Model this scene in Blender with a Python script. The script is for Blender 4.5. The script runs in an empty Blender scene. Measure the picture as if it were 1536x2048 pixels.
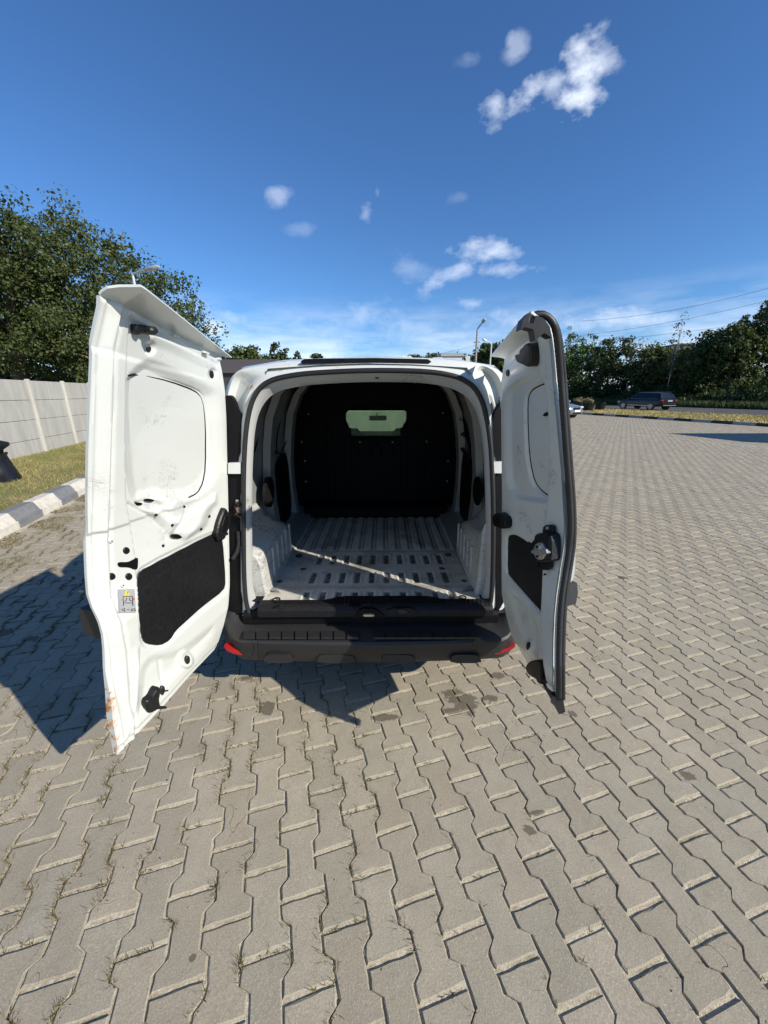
import bpy, math, random
import numpy as np
from mathutils import Vector, Matrix
random.seed(7); RNG = np.random.default_rng(7)
S = bpy.context.scene; COL = S.collection
rad = math.radians
# ------------------------------------------------------------------ camera
FPX = 765.0; PITCH = rad(17.28); ROLL = 0.005; EYE = 1.57
_f = np.array([0, math.cos(PITCH), -math.sin(PITCH)]); _r0 = np.array([1., 0, 0]); _u0 = np.array([0, math.sin(PITCH), math.cos(PITCH)])
_r = _r0*math.cos(ROLL) - _u0*math.sin(ROLL); _u = _u0*math.cos(ROLL) + _r0*math.sin(ROLL)
cam_d = bpy.data.cameras.new('camera'); cam = bpy.data.objects.new('camera', cam_d); COL.objects.link(cam)
cam_d.sensor_fit = 'VERTICAL'; cam_d.sensor_height = 36; cam_d.lens = FPX/2048*36
cam_d.clip_start = 0.05; cam_d.clip_end = 3000
M = Matrix(((_r[0], _u[0], -_f[0], 0), (_r[1], _u[1], -_f[1], 0), (_r[2], _u[2], -_f[2], EYE), (0, 0, 0, 1)))
cam.matrix_world = M; S.camera = cam
# ------------------------------------------------------------------ light
SUN_EL = 31.0; SUN_AZ = math.degrees(math.atan2(.855, -.518))
W = bpy.data.worlds.new('World'); S.world = W; W.use_nodes = True
S.view_settings.view_transform = 'Standard'; S.view_settings.look = 'None'; S.view_settings.gamma = 1
S.view_settings.use_curve_mapping = False; S.view_settings.exposure = 0.42
sd = bpy.data.lights.new('sun', 'SUN'); sd.energy = 4.8; sd.angle = rad(0.53); sd.color = (1, .93, .82)
so = bpy.data.objects.new('sun', sd); COL.objects.link(so)
so.rotation_euler = (rad(90-SUN_EL), 0, math.pi - rad(SUN_AZ)); so.location = (20, -12, 20)

def px_dir(px, py):
    d = _f*FPX + _r*(px-768) + _u*(1024-py); return d/np.linalg.norm(d)
def build_world():
    nt = W.node_tree; nt.nodes.clear(); N = nt.nodes.new; L = nt.links.new
    out = N('ShaderNodeOutputWorld'); bg = N('ShaderNodeBackground'); L(bg.outputs[0], out.inputs[0])
    sky = N('ShaderNodeTexSky'); sky.sky_type = 'NISHITA'; sky.sun_disc = False
    sky.sun_elevation = rad(SUN_EL); sky.sun_rotation = rad(SUN_AZ); sky.air_density = 1.0; sky.dust_density = .1; sky.ozone_density = 5.0
    bg.inputs[1].default_value = .079
    tc = N('ShaderNodeTexCoord'); D = tc.outputs['Generated']
    def vm(op, a, b=None, out=0):
        n = N('ShaderNodeVectorMath'); n.operation = op
        for i, v in enumerate((a, b)):
            if v is None: continue
            if isinstance(v, (tuple, list, np.ndarray)): n.inputs[i].default_value = tuple(float(q) for q in v)
            else: L(v, n.inputs[i])
        return n.outputs['Value' if op in ('DOT_PRODUCT', 'LENGTH') else 'Vector']
    def ma(op, a, b=0., clamp=False):
        n = N('ShaderNodeMath'); n.operation = op; n.use_clamp = clamp
        for i, v in enumerate((a, b)):
            if isinstance(v, (int, float)): n.inputs[i].default_value = v
            else: L(v, n.inputs[i])
        return n.outputs[0]
    def noise(scale, det=6, rough=.6, stretch=(1, 1, 1)):
        v = vm('MULTIPLY', D, stretch); n = N('ShaderNodeTexNoise'); n.inputs['Scale'].default_value = scale
        n.inputs['Detail'].default_value = det; n.inputs['Roughness'].default_value = rough; L(v, n.inputs['Vector']); return n.outputs['Fac']
    n1 = noise(9, 8, .62, (1, 1, 1.6)); n2 = noise(24, 7, .56, (1, 1, 1.7))
    tot = None
    # (px, py, half width px, half height px, angle deg, density)
    for (px, py, hw, hh, ang, den) in [(1165, 150, 66, 52, 62, .9), (1150, 192, 72, 36, 10, .85), (1205, 120, 38, 28, 30, .5), (1055, 190, 66, 28, -22, .8), (990, 218, 36, 30, -20, .55), (1035, 97, 24, 26, 20, .3), (1022, 82, 12, 14, 0, .3), (940, 118, 24, 14, 0, .14), (1105, 170, 50, 34, 0, .5),
            (556, 392, 30, 22, -25, .30), (730, 425, 20, 20, 0, .30), (755, 384, 8, 10, 0, .15), (985, 505, 84, 26, 4, .55), (900, 552, 82, 17, -22, .42), (1010, 537, 66, 20, 5, .42), (820, 540, 46, 24, 20, .16), (915, 395, 22, 10, 0, .12),
            (940, 608, 34, 11, 3, .36), (425, 655, 36, 26, 0, .6), (465, 636, 50, 13, 3, .25), (715, 640, 80, 36, -10, .26), (600, 458, 46, 14, 0, .12), (1240, 640, 170, 26, 3, .5), (1060, 640, 120, 24, 3, .34), (620, 660, 160, 30, 4, .25), (860, 660, 160, 30, 0, .25)]:
        c = px_dir(px, py); t = math.radians(ang)
        a0 = np.cross(c, [0, 0, 1.]); a0 /= np.linalg.norm(a0); b0 = np.cross(a0, c)
        a = a0*math.cos(t) - b0*math.sin(t); b = a0*math.sin(t) + b0*math.cos(t)
        sc = np.dot(c, _f)/FPX
        w = ma('MAXIMUM', vm('DOT_PRODUCT', D, c), .05)
        X = ma('DIVIDE', vm('DOT_PRODUCT', D, a/(hw*sc)), w); Y = ma('DIVIDE', vm('DOT_PRODUCT', D, b/(hh*sc)), w)
        r = ma('SQRT', ma('ADD', ma('MULTIPLY', X, X), ma('MULTIPLY', Y, Y)))
        m = ma('MULTIPLY', ma('SUBTRACT', 1.0, r), 1.0)
        m = ma('ADD', m, ma('MULTIPLY', ma('SUBTRACT', n2, .5), 2.1))
        m = ma('ADD', m, ma('MULTIPLY', ma('SUBTRACT', n1, .5), 2.2))
        m = ma('MULTIPLY', m, ma('MULTIPLY', ma('SUBTRACT', 1.75, r), 1.1, True))
        m = ma('MULTIPLY', ma('MULTIPLY', m, 1.0, True), den)
        tot = m if tot is None else ma('MAXIMUM', tot, m)
    # thin veil low over the horizon
    sep = N('ShaderNodeSeparateXYZ'); L(D, sep.inputs[0])
    z = sep.outputs[2]
    veil = noise(5.5, 7, .6, (1, 1, 5)); band = ma('MULTIPLY', ma('SUBTRACT', .215, z), 7.0, True)
    v = ma('MULTIPLY', ma('MULTIPLY', ma('SUBTRACT', veil, .38), 3.6, True), ma('MULTIPLY', band, .62))
    v = ma('ADD', v, ma('MULTIPLY', ma('SUBTRACT', .15, z), 1.2, True))
    tot = ma('MAXIMUM', tot, v)
    tint = vm('MULTIPLY', sky.outputs[0], (.76, 1.08, 1.38))
    mx = N('ShaderNodeMix'); mx.data_type = 'RGBA'; L(tot, mx.inputs[0]); L(tint, mx.inputs[6]); mx.inputs[7].default_value = (10.5, 11.3, 12.6, 1)
    L(mx.outputs[2], bg.inputs[0])
build_world()

# ------------------------------------------------------------------ helpers
def ray(px, py): return np.array([0, 0, EYE]), _f*FPX + _r*(px-768) + _u*(1024-py)
def U(px, py, y):                                   # pixel -> point on the vertical plane at distance y
    o, d = ray(px, py); return o + d*(y/d[1])
def UZ(px, py, z):
    o, d = ray(px, py); return o + d*((z-EYE)/d[2])
def UX(px, py, x):
    o, d = ray(px, py); return o + d*(x/d[0])
def UL(px, py, y0, k):                              # plane y = y0 + k*(z-.5)
    o, d = ray(px, py); t = (y0 + k*(o[2]-.5))/(d[1]-k*d[2]); return o + d*t
def proj(P):
    P = np.asarray(P, float) - np.array([0, 0, EYE]); dep = P@_f
    return np.stack([768+FPX*(P@_r)/dep, 1024-FPX*(P@_u)/dep], -1)
WORLD = {}
def link(o, parent):
    COL.objects.link(o)
    if parent is not None:
        o.parent = parent; m = WORLD.get(parent.name)
        if m is not None: o.matrix_parent_inverse = m.inverted()
def mesh(name, V, F, mat=None, parent=None, smooth=False, attr=None, local=False, sharp=None):
    me = bpy.data.meshes.new(name); me.from_pydata([tuple(map(float, v)) for v in V], [], [tuple(map(int, f)) for f in F])
    if smooth: me.polygons.foreach_set('use_smooth', [True]*len(me.polygons))
    for m in (mat if isinstance(mat, (list, tuple)) else [mat]):
        if m: me.materials.append(m)
    if attr:
        for k, a in attr.items():
            at = me.attributes.new(k, 'FLOAT', 'POINT'); at.data.foreach_set('value', np.asarray(a, np.float32))
    me.update(); o = bpy.data.objects.new(name, me)
    if smooth and sharp: me.set_sharp_from_angle(angle=rad(sharp))
    COL.objects.link(o)
    if parent is not None:
        o.parent = parent; m = WORLD.get(parent.name)
        if m is not None and not local: o.matrix_parent_inverse = m.inverted()
    return o
def fastmesh(name, V, Fq, mat, parent=None, smooth=False, attr=None, n=4):  # large meshes of equal-size faces
    V = np.asarray(V, np.float32); Fq = np.asarray(Fq, np.int32)
    me = bpy.data.meshes.new(name); me.vertices.add(len(V)); me.vertices.foreach_set('co', V.ravel())
    me.loops.add(Fq.size); me.loops.foreach_set('vertex_index', Fq.ravel())
    me.polygons.add(len(Fq)); me.polygons.foreach_set('loop_start', np.arange(len(Fq), dtype=np.int32)*Fq.shape[1])
    me.polygons.foreach_set('use_smooth', np.full(len(Fq), smooth))
    me.materials.append(mat)
    if attr:
        for k, a in attr.items():
            at = me.attributes.new(k, 'FLOAT', 'POINT'); at.data.foreach_set('value', np.asarray(a, np.float32))
    me.update(calc_edges=True); me.validate()
    o = bpy.data.objects.new(name, me); COL.objects.link(o)
    if parent is not None:
        o.parent = parent; m = WORLD.get(parent.name)
        if m is not None: o.matrix_parent_inverse = m.inverted()
    return o
def empty(name, loc, rz=0, parent=None):
    o = bpy.data.objects.new(name, None); o.location = loc; o.rotation_euler = (0, 0, rz); o.empty_display_size = .2
    COL.objects.link(o); WORLD[o.name] = Matrix.Translation(Vector(loc)) @ Matrix.Rotation(rz, 4, 'Z'); return o
def tag(o, label=None, cat=None, group=None, kind=None):
    if label: o['label'] = label
    if cat: o['category'] = cat
    if group: o['group'] = group
    if kind: o['kind'] = kind
    return o
class MB:
    def __init__(s): s.V = []; s.F = []
    def add(s, V, F):
        b = len(s.V); s.V += [tuple(map(float, v)) for v in V]; s.F += [tuple(int(i)+b for i in f) for f in F]; return s
    def box(s, c, h, R=None, bev=0.0):
        c = np.array(c, float); h = np.array(h, float)
        R = np.eye(3) if R is None else np.array(R)
        if bev <= 0:
            V = [c + R@(h*np.array([x, y, z])) for x in (-1, 1) for y in (-1, 1) for z in (-1, 1)]
            return s.add(V, [(0, 1, 3, 2), (4, 6, 7, 5), (0, 4, 5, 1), (2, 3, 7, 6), (0, 2, 6, 4), (1, 5, 7, 3)])
        b = min(bev, min(h)*.9); V = []; idx = {}
        for x in (-1, 1):
            for y in (-1, 1):
                for z in (-1, 1):
                    for ax in range(3):
                        p = h*np.array([x, y, z]) - b*np.array([x, y, z]); p[ax] = h[ax]*(x, y, z)[ax]
                        idx[(x, y, z, ax)] = len(V); V.append(c + R@p)
        F = []
        for ax in range(3):
            o1, o2 = [(1, 2), (2, 0), (0, 1)][ax]
            for sg in (-1, 1):
                q = []
                for a, d in ((-1, -1), (1, -1), (1, 1), (-1, 1)):
                    k = [0, 0, 0]; k[ax] = sg; k[o1] = a; k[o2] = d; q.append(idx[tuple(k)+(ax,)])
                F.append(q if sg > 0 else q[::-1])
            for a in (-1, 1):
                for d in (-1, 1):
                    k0 = [0, 0, 0]; k0[ax] = -1; k0[o1] = a; k0[o2] = d; k1 = list(k0); k1[ax] = 1
                    F.append([idx[tuple(k0)+(o1,)], idx[tuple(k1)+(o1,)], idx[tuple(k1)+(o2,)], idx[tuple(k0)+(o2,)]])
        for x in (-1, 1):
            for y in (-1, 1):
                for z in (-1, 1): F.append([idx[(x, y, z, a)] for a in range(3)])
        return s.add(V, F)
    def tube(s, P, r, n=8, closed=False, caps=True):
        P = [np.array(p, float) for p in P]; m = len(P); R = r if isinstance(r, (list, tuple, np.ndarray)) else [r]*m; V = []; ref = None
        for i in range(m):
            a = P[(i-1) % m] if (closed or i > 0) else P[i]; b = P[(i+1) % m] if (closed or i < m-1) else P[i]
            t = b-a; t = t/(np.linalg.norm(t)+1e-9)
            if ref is None: ref = np.array([0, 0, 1.]) if abs(t[2]) < .9 else np.array([1., 0, 0])
            x = np.cross(ref, t); x /= np.linalg.norm(x)+1e-9; y = np.cross(t, x); ref = y
            for k in range(n):
                an = 2*math.pi*k/n; V.append(P[i] + R[i]*(x*math.cos(an)+y*math.sin(an)))
        F = []
        for i in range(m if closed else m-1):
            j = (i+1) % m
            for k in range(n): F.append((i*n+k, i*n+(k+1) % n, j*n+(k+1) % n, j*n+k))
        if not closed and caps: F.append(tuple(range(n))[::-1]); F.append(tuple((m-1)*n+k for k in range(n)))
        return s.add(V, F)
    def prism(s, poly, a, b):                       # poly: list of 3D pts, extruded from +a to +b (vectors)
        n = len(poly); a = np.array(a); b = np.array(b); V = [np.array(p)+a for p in poly] + [np.array(p)+b for p in poly]
        F = [tuple(range(n)), tuple(range(n, 2*n))[::-1]] + [(i, i+n, (i+1) % n+n, (i+1) % n) for i in range(n)]
        return s.add(V, F)
    def lathe(s, c, axis, prof, n=24):              # prof: list of (r, h)
        c = np.array(c, float); ax = np.array(axis, float); ax /= np.linalg.norm(ax)
        x = np.cross(ax, [0, 0, 1.] if abs(ax[2]) < .9 else [1., 0, 0]); x /= np.linalg.norm(x); y = np.cross(ax, x); V = []
        for r, h in prof:
            for k in range(n): t = 2*math.pi*k/n; V.append(c + ax*h + r*(x*math.cos(t)+y*math.sin(t)))
        m = len(prof); F = [(i*n+k, i*n+(k+1) % n, (i+1)*n+(k+1) % n, (i+1)*n+k) for i in range(m-1) for k in range(n)]
        if prof[0][0] > 0: F.append(tuple(range(n))[::-1])
        if prof[-1][0] > 0: F.append(tuple((m-1)*n+k for k in range(n)))
        return s.add(V, F)
    def loft(s, rings, closed=True, caps=False):
        m = len(rings[0]); V = [p for r in rings for p in r]; F = []
        for i in range(len(rings)-1):
            for k in range(m if closed else m-1): F.append((i*m+k, i*m+(k+1) % m, (i+1)*m+(k+1) % m, (i+1)*m+k))
        if caps: F.append(tuple(range(m))[::-1]); F.append(tuple((len(rings)-1)*m+k for k in range(m)))
        return s.add(V, F)
    def build(s, name, mat, parent=None, smooth=False, sharp=35, local=False):
        o = mesh(name, s.V, s.F, mat, parent, smooth, sharp=sharp if smooth else None, local=local)
        import bmesh
        bm = bmesh.new(); bm.from_mesh(o.data); bmesh.ops.recalc_face_normals(bm, faces=bm.faces); bm.to_mesh(o.data); bm.free()
        return o
# ------------------------------------------------------------------ materials
def newmat(name):
    m = bpy.data.materials.new(name); m.use_nodes = True; nt = m.node_tree; b = nt.nodes['Principled BSDF']; return m, nt, b
class NT:
    def __init__(s, nt): s.nt = nt
    def n(s, t, **k):
        x = s.nt.nodes.new(t)
        for a, v in k.items(): setattr(x, a, v)
        return x
    def L(s, a, b): s.nt.links.new(a, b)
    def noise(s, vec, scale, det=4, rough=.55, out='Fac', dist=0):
        x = s.n('ShaderNodeTexNoise'); x.inputs['Scale'].default_value = scale; x.inputs['Detail'].default_value = det; x.inputs['Roughness'].default_value = rough; x.inputs['Distortion'].default_value = dist
        s.L(vec, x.inputs['Vector']); return x.outputs[out]
    def ma(s, op, a, b=0., clamp=False):
        x = s.n('ShaderNodeMath', operation=op, use_clamp=clamp)
        for i, v in enumerate((a, b)):
            if isinstance(v, (int, float)): x.inputs[i].default_value = v
            else: s.L(v, x.inputs[i])
        return x.outputs[0]
    def ramp(s, fac, lo, hi, a=0., b=1.):
        x = s.n('ShaderNodeMapRange'); s.L(fac, x.inputs[0]); x.inputs[1].default_value = lo; x.inputs[2].default_value = hi; x.inputs[3].default_value = a; x.inputs[4].default_value = b; return x.outputs[0]
    def mix(s, f, a, b):
        x = s.n('ShaderNodeMix', data_type='RGBA')
        for i, v in ((0, f), (6, a), (7, b)):
            if isinstance(v, (int, float)): x.inputs[i].default_value = v
            elif isinstance(v, (tuple, list)): x.inputs[i].default_value = (*v[:3], 1)
            else: s.L(v, x.inputs[i])
        return x.outputs[2]
    def pos(s): return s.n('ShaderNodeNewGeometry').outputs['Position']
    def mapv(s, v, sc=(1, 1, 1), rot=(0, 0, 0), loc=(0, 0, 0)):
        x = s.n('ShaderNodeMapping'); s.L(v, x.inputs[0]); x.inputs['Scale'].default_value = sc; x.inputs['Rotation'].default_value = rot; x.inputs['Location'].default_value = loc; return x.outputs[0]
    def bump(s, h, strength, dist, b):
        x = s.n('ShaderNodeBump'); x.inputs['Strength'].default_value = strength; x.inputs['Distance'].default_value = dist; s.L(h, x.inputs['Height']); s.L(x.outputs[0], b.inputs['Normal'])
    def attr(s, name): return s.n('ShaderNodeAttribute', attribute_name=name).outputs['Fac']
def simple(name, col, rough=.5, metal=0., var=.12, sc=30., bump=0., coat=0., spec=.5, emis=None):
    m, nt, b = newmat(name); k = NT(nt); p = k.pos()
    nz = k.noise(p, sc, 5); f = k.ramp(nz, .3, .7)
    c = k.mix(f, tuple(x*(1-var) for x in col), tuple(min(1, x*(1+var)) for x in col)); k.L(c, b.inputs['Base Color'])
    b.inputs['Roughness'].default_value = rough; b.inputs['Metallic'].default_value = metal; b.inputs['Specular IOR Level'].default_value = spec
    if coat: b.inputs['Coat Weight'].default_value = coat; b.inputs['Coat Roughness'].default_value = .08
    if bump: k.bump(nz, bump, .01, b)
    if emis: b.inputs['Emission Color'].default_value = (*emis, 1); b.inputs['Emission Strength'].default_value = 1
    return m
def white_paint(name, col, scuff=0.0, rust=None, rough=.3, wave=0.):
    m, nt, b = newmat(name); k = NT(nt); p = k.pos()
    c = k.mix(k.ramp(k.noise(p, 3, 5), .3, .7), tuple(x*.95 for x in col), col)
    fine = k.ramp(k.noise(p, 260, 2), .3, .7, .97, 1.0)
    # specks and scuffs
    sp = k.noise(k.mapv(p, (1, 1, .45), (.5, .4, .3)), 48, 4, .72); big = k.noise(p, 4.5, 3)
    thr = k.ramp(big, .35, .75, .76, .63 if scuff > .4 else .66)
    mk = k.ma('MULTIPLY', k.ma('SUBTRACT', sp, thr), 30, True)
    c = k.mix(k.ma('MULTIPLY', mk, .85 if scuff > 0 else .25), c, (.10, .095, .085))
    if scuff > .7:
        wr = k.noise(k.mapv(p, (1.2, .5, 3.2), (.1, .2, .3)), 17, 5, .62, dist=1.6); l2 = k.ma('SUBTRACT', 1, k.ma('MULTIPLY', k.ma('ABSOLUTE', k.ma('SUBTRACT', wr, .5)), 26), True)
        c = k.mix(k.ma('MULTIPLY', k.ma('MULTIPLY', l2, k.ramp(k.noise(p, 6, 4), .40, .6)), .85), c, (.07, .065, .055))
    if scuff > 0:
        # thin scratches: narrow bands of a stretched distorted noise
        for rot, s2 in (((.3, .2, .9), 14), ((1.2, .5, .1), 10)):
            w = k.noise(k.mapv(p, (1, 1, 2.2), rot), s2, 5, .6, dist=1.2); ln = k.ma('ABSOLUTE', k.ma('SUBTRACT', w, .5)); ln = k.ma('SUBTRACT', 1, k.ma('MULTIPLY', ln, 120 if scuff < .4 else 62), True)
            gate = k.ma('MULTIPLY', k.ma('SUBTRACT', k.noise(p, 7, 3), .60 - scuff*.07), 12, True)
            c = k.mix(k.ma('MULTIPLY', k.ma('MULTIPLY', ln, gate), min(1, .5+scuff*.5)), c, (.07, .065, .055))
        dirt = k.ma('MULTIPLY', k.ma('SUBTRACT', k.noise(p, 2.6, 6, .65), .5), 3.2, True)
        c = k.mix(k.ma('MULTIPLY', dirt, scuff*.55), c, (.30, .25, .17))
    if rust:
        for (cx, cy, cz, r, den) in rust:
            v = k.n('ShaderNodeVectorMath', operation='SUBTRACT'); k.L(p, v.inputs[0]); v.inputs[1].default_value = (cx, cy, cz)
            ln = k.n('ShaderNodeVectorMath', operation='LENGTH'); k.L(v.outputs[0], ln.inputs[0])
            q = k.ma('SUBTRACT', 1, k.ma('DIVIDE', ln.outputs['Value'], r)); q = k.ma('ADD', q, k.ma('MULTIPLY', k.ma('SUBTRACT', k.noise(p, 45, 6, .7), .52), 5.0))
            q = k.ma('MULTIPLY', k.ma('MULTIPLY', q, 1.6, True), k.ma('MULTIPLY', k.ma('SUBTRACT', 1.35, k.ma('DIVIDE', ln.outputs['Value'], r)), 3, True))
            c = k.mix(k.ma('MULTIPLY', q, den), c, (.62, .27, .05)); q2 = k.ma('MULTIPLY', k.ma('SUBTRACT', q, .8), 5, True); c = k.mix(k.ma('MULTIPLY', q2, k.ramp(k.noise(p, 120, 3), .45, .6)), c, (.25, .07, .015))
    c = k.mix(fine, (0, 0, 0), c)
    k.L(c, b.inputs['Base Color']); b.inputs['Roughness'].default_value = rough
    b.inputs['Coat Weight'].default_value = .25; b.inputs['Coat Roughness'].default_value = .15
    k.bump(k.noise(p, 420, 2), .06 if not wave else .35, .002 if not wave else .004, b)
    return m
WHITE = (.61, .635, .605)
M_ = {}
M_['paint'] = white_paint('white_body_paint', WHITE)
rustpts = []
for (px, py, r, den) in [(222, 1385, .022, .5), (216, 1420, .026, .95), (219, 1450, .024, .9), (225, 1478, .024, .7), (232, 1500, .018, .5), (222, 1402, .018, .8)]:
    q = U(px, py, 1.0); rustpts.append((*q, r, den))
M_['door'] = white_paint('white_door_paint', WHITE, .3, rustpts)
M_['door2'] = white_paint('white_door_paint_small', WHITE, .45)
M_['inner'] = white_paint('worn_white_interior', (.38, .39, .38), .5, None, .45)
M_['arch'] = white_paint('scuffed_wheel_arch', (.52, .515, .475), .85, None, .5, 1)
M_['plastic'] = simple('black_plastic', (.009, .009, .010), .45, var=.3, sc=60, bump=.1, spec=.3)
M_['deepblack'] = simple('black_trim', (.004, .004, .0045), .55, var=.3, spec=.2)
M_['grey_plastic'] = simple('dark_grey_bumper_plastic', (.018, .018, .0185), .5, var=.25, sc=200, bump=.08)
M_['rubber'] = simple('black_rubber_seal', (.012, .012, .013), .5, var=.2)
M_['steel'] = simple('latch_steel', (.62, .61, .56), .35, .85, .15)
M_['bronze'] = simple('corroded_hinge', (.18, .10, .05), .5, .5, .4)
M_['red'] = simple('red_reflector', (.34, .010, .012), .25, 0, .1, coat=.4)
M_['sticker'] = simple('grey_sticker', (.32, .33, .34), .4, var=.03)
M_['yellow'] = simple('yellow_print', (.85, .50, .03), .5, var=.03)
M_['blackprint'] = simple('black_print', (.02, .02, .02), .5, var=.03)
M_['redprint'] = simple('red_print', (.65, .08, .05), .5, var=.03)
def floor_mat():
    m, nt, b = newmat('worn_ribbed_floor'); k = NT(nt); p = k.pos()
    base = k.mix(k.ramp(k.noise(p, 5, 6, .65), .3, .7), (.42, .405, .36), (.64, .615, .55))
    d = k.ma('MULTIPLY', k.ma('SUBTRACT', k.noise(p, 3.4, 7, .7), .47), 4.5, True); c = k.mix(k.ma('MULTIPLY', d, .75), base, (.17, .14, .09))
    w = k.attr('worn'); ch = k.ramp(k.noise(p, 60, 5, .7), .36, .6)
    c = k.mix(k.ma('MULTIPLY', w, k.ma('ADD', .55, k.ma('MULTIPLY', ch, .45))), c, (.022, .024, .027))
    scr = k.noise(k.mapv(p, (1, .35, 1), (0, 0, .5)), 32, 5, .65, dist=1.4); ln = k.ma('SUBTRACT', 1, k.ma('MULTIPLY', k.ma('ABSOLUTE', k.ma('SUBTRACT', scr, .5)), 60), True)
    c = k.mix(k.ma('MULTIPLY', k.ma('MULTIPLY', ln, .7), k.ramp(k.noise(p, 9, 3), .5, .6)), c, (.05, .05, .045))
    bx = k.ma('MULTIPLY', k.ma('SUBTRACT', k.noise(p, 16, 5, .7), .62), 8, True); c = k.mix(k.ma('MULTIPLY', bx, .7), c, (.035, .035, .035))
    k.L(c, b.inputs['Base Color']); b.inputs['Roughness'].default_value = .5; k.bump(k.noise(p, 120, 3), .15, .003, b); return m
M_['floor'] = floor_mat()
M_['lining'] = white_paint('shade_darkened_lining', (.235, .25, .245), .4)  # darker copy of the white interior; shade of the bay put into the colour
def glass_mat(name, tint, dirt=.3, dcol=(.45, .5, .42)):
    m, nt, b = newmat(name); k = NT(nt); p = k.pos(); out = nt.nodes['Material Output']
    tr = k.n('ShaderNodeBsdfTransparent'); tr.inputs[0].default_value = (*tint, 1)
    gl = k.n('ShaderNodeBsdfGlossy'); gl.inputs['Roughness'].default_value = .03; gl.inputs[0].default_value = (.9, .9, .9, 1)
    fr = k.n('ShaderNodeFresnel'); fr.inputs[0].default_value = 1.45
    a = k.n('ShaderNodeMixShader'); k.L(fr.outputs[0], a.inputs[0]); k.L(tr.outputs[0], a.inputs[1]); k.L(gl.outputs[0], a.inputs[2])
    df = k.n('ShaderNodeBsdfTranslucent'); df.inputs[0].default_value = (*dcol, 1); d2 = k.n('ShaderNodeBsdfDiffuse'); d2.inputs[0].default_value = (*dcol, 1)
    dm = k.n('ShaderNodeMixShader'); k.L(df.outputs[0], dm.inputs[1]); k.L(d2.outputs[0], dm.inputs[2])
    mxx = k.n('ShaderNodeMixShader'); k.L(k.ramp(k.noise(p, 8, 6, .7), .3, .75, dirt*.5, dirt*1.3), mxx.inputs[0]); k.L(a.outputs[0], mxx.inputs[1]); k.L(dm.outputs[0], mxx.inputs[2])
    k.L(mxx.outputs[0], out.inputs[0]); return m
M_['glass'] = glass_mat('dusty_green_glass', (.76, .90, .78), .25)
M_['windscreen'] = glass_mat('windscreen_glass', (.80, .93, .82), .16)
M_['carglass'] = simple('dark_car_glass', (.006, .007, .008), .12, var=.1, spec=.4)

# ------------------------------------------------------------------ site grid (paving, kerbs, wall and road share one direction)
TH = rad(15.7); GA = np.array([-math.sin(TH), math.cos(TH), 0]); GN = np.array([math.cos(TH), math.sin(TH), 0])   # along, across
def G(a, n, z=0.): return GA*a + GN*n + np.array([0, 0, z])
def strip(name, n0, n1, a0, a1, z, mat, na=1, nn=1, label=None, parent=None):
    V = [G(a0+(a1-a0)*i/na, n0+(n1-n0)*j/nn, z) for i in range(na+1) for j in range(nn+1)]
    F = [(i*(nn+1)+j, i*(nn+1)+j+1, (i+1)*(nn+1)+j+1, (i+1)*(nn+1)+j) for i in range(na) for j in range(nn)]
    return mesh(name, V, F, mat, parent)
N_L, N_R = -3.12, 21.9
def stain_nodes(k, p, c, stains, col, den):
    nz = k.noise(p, 26, 5, .65); tot = None
    for (cx, cy, rx, ry) in stains:
        v = k.mapv(p, (1/rx, 1/ry, 0), (0, 0, 0), (-cx/rx, -cy/ry, 0)); ln = k.n('ShaderNodeVectorMath', operation='LENGTH'); k.L(v, ln.inputs[0])
        q = k.ma('MULTIPLY', k.ma('ADD', k.ma('SUBTRACT', 1, ln.outputs['Value']), k.ma('MULTIPLY', k.ma('SUBTRACT', nz, .5), 2.6)), 7, True)
        tot = q if tot is None else k.ma('MAXIMUM', tot, q)
    return k.mix(k.ma('MULTIPLY', tot, den), c, col)
STAINS = []
for (px, py, w, h) in [(531, 1417, 17, 14), (770, 1435, 28, 9), (915, 1392, 30, 14), (930, 1405, 26, 22), (905, 1422, 20, 8), (982, 1398, 16, 8), (995, 1352, 18, 7), (495, 1358, 20, 6), (1376, 1552, 15, 12), (1060, 1660, 14, 11), (1147, 1428, 9, 7), (385, 1915, 8, 9),
        (1078, 1626, 20, 6), (60, 1278, 18, 6), (10, 1265, 16, 8), (98, 1262, 8, 3), (1245, 1155, 14, 3)]:
    a = UZ(px, py, 0); b_ = UZ(px+w, py, 0); c_ = UZ(px, py-h, 0); STAINS.append((a[0], a[1], abs(b_[0]-a[0]), abs(c_[1]-a[1])))
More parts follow.
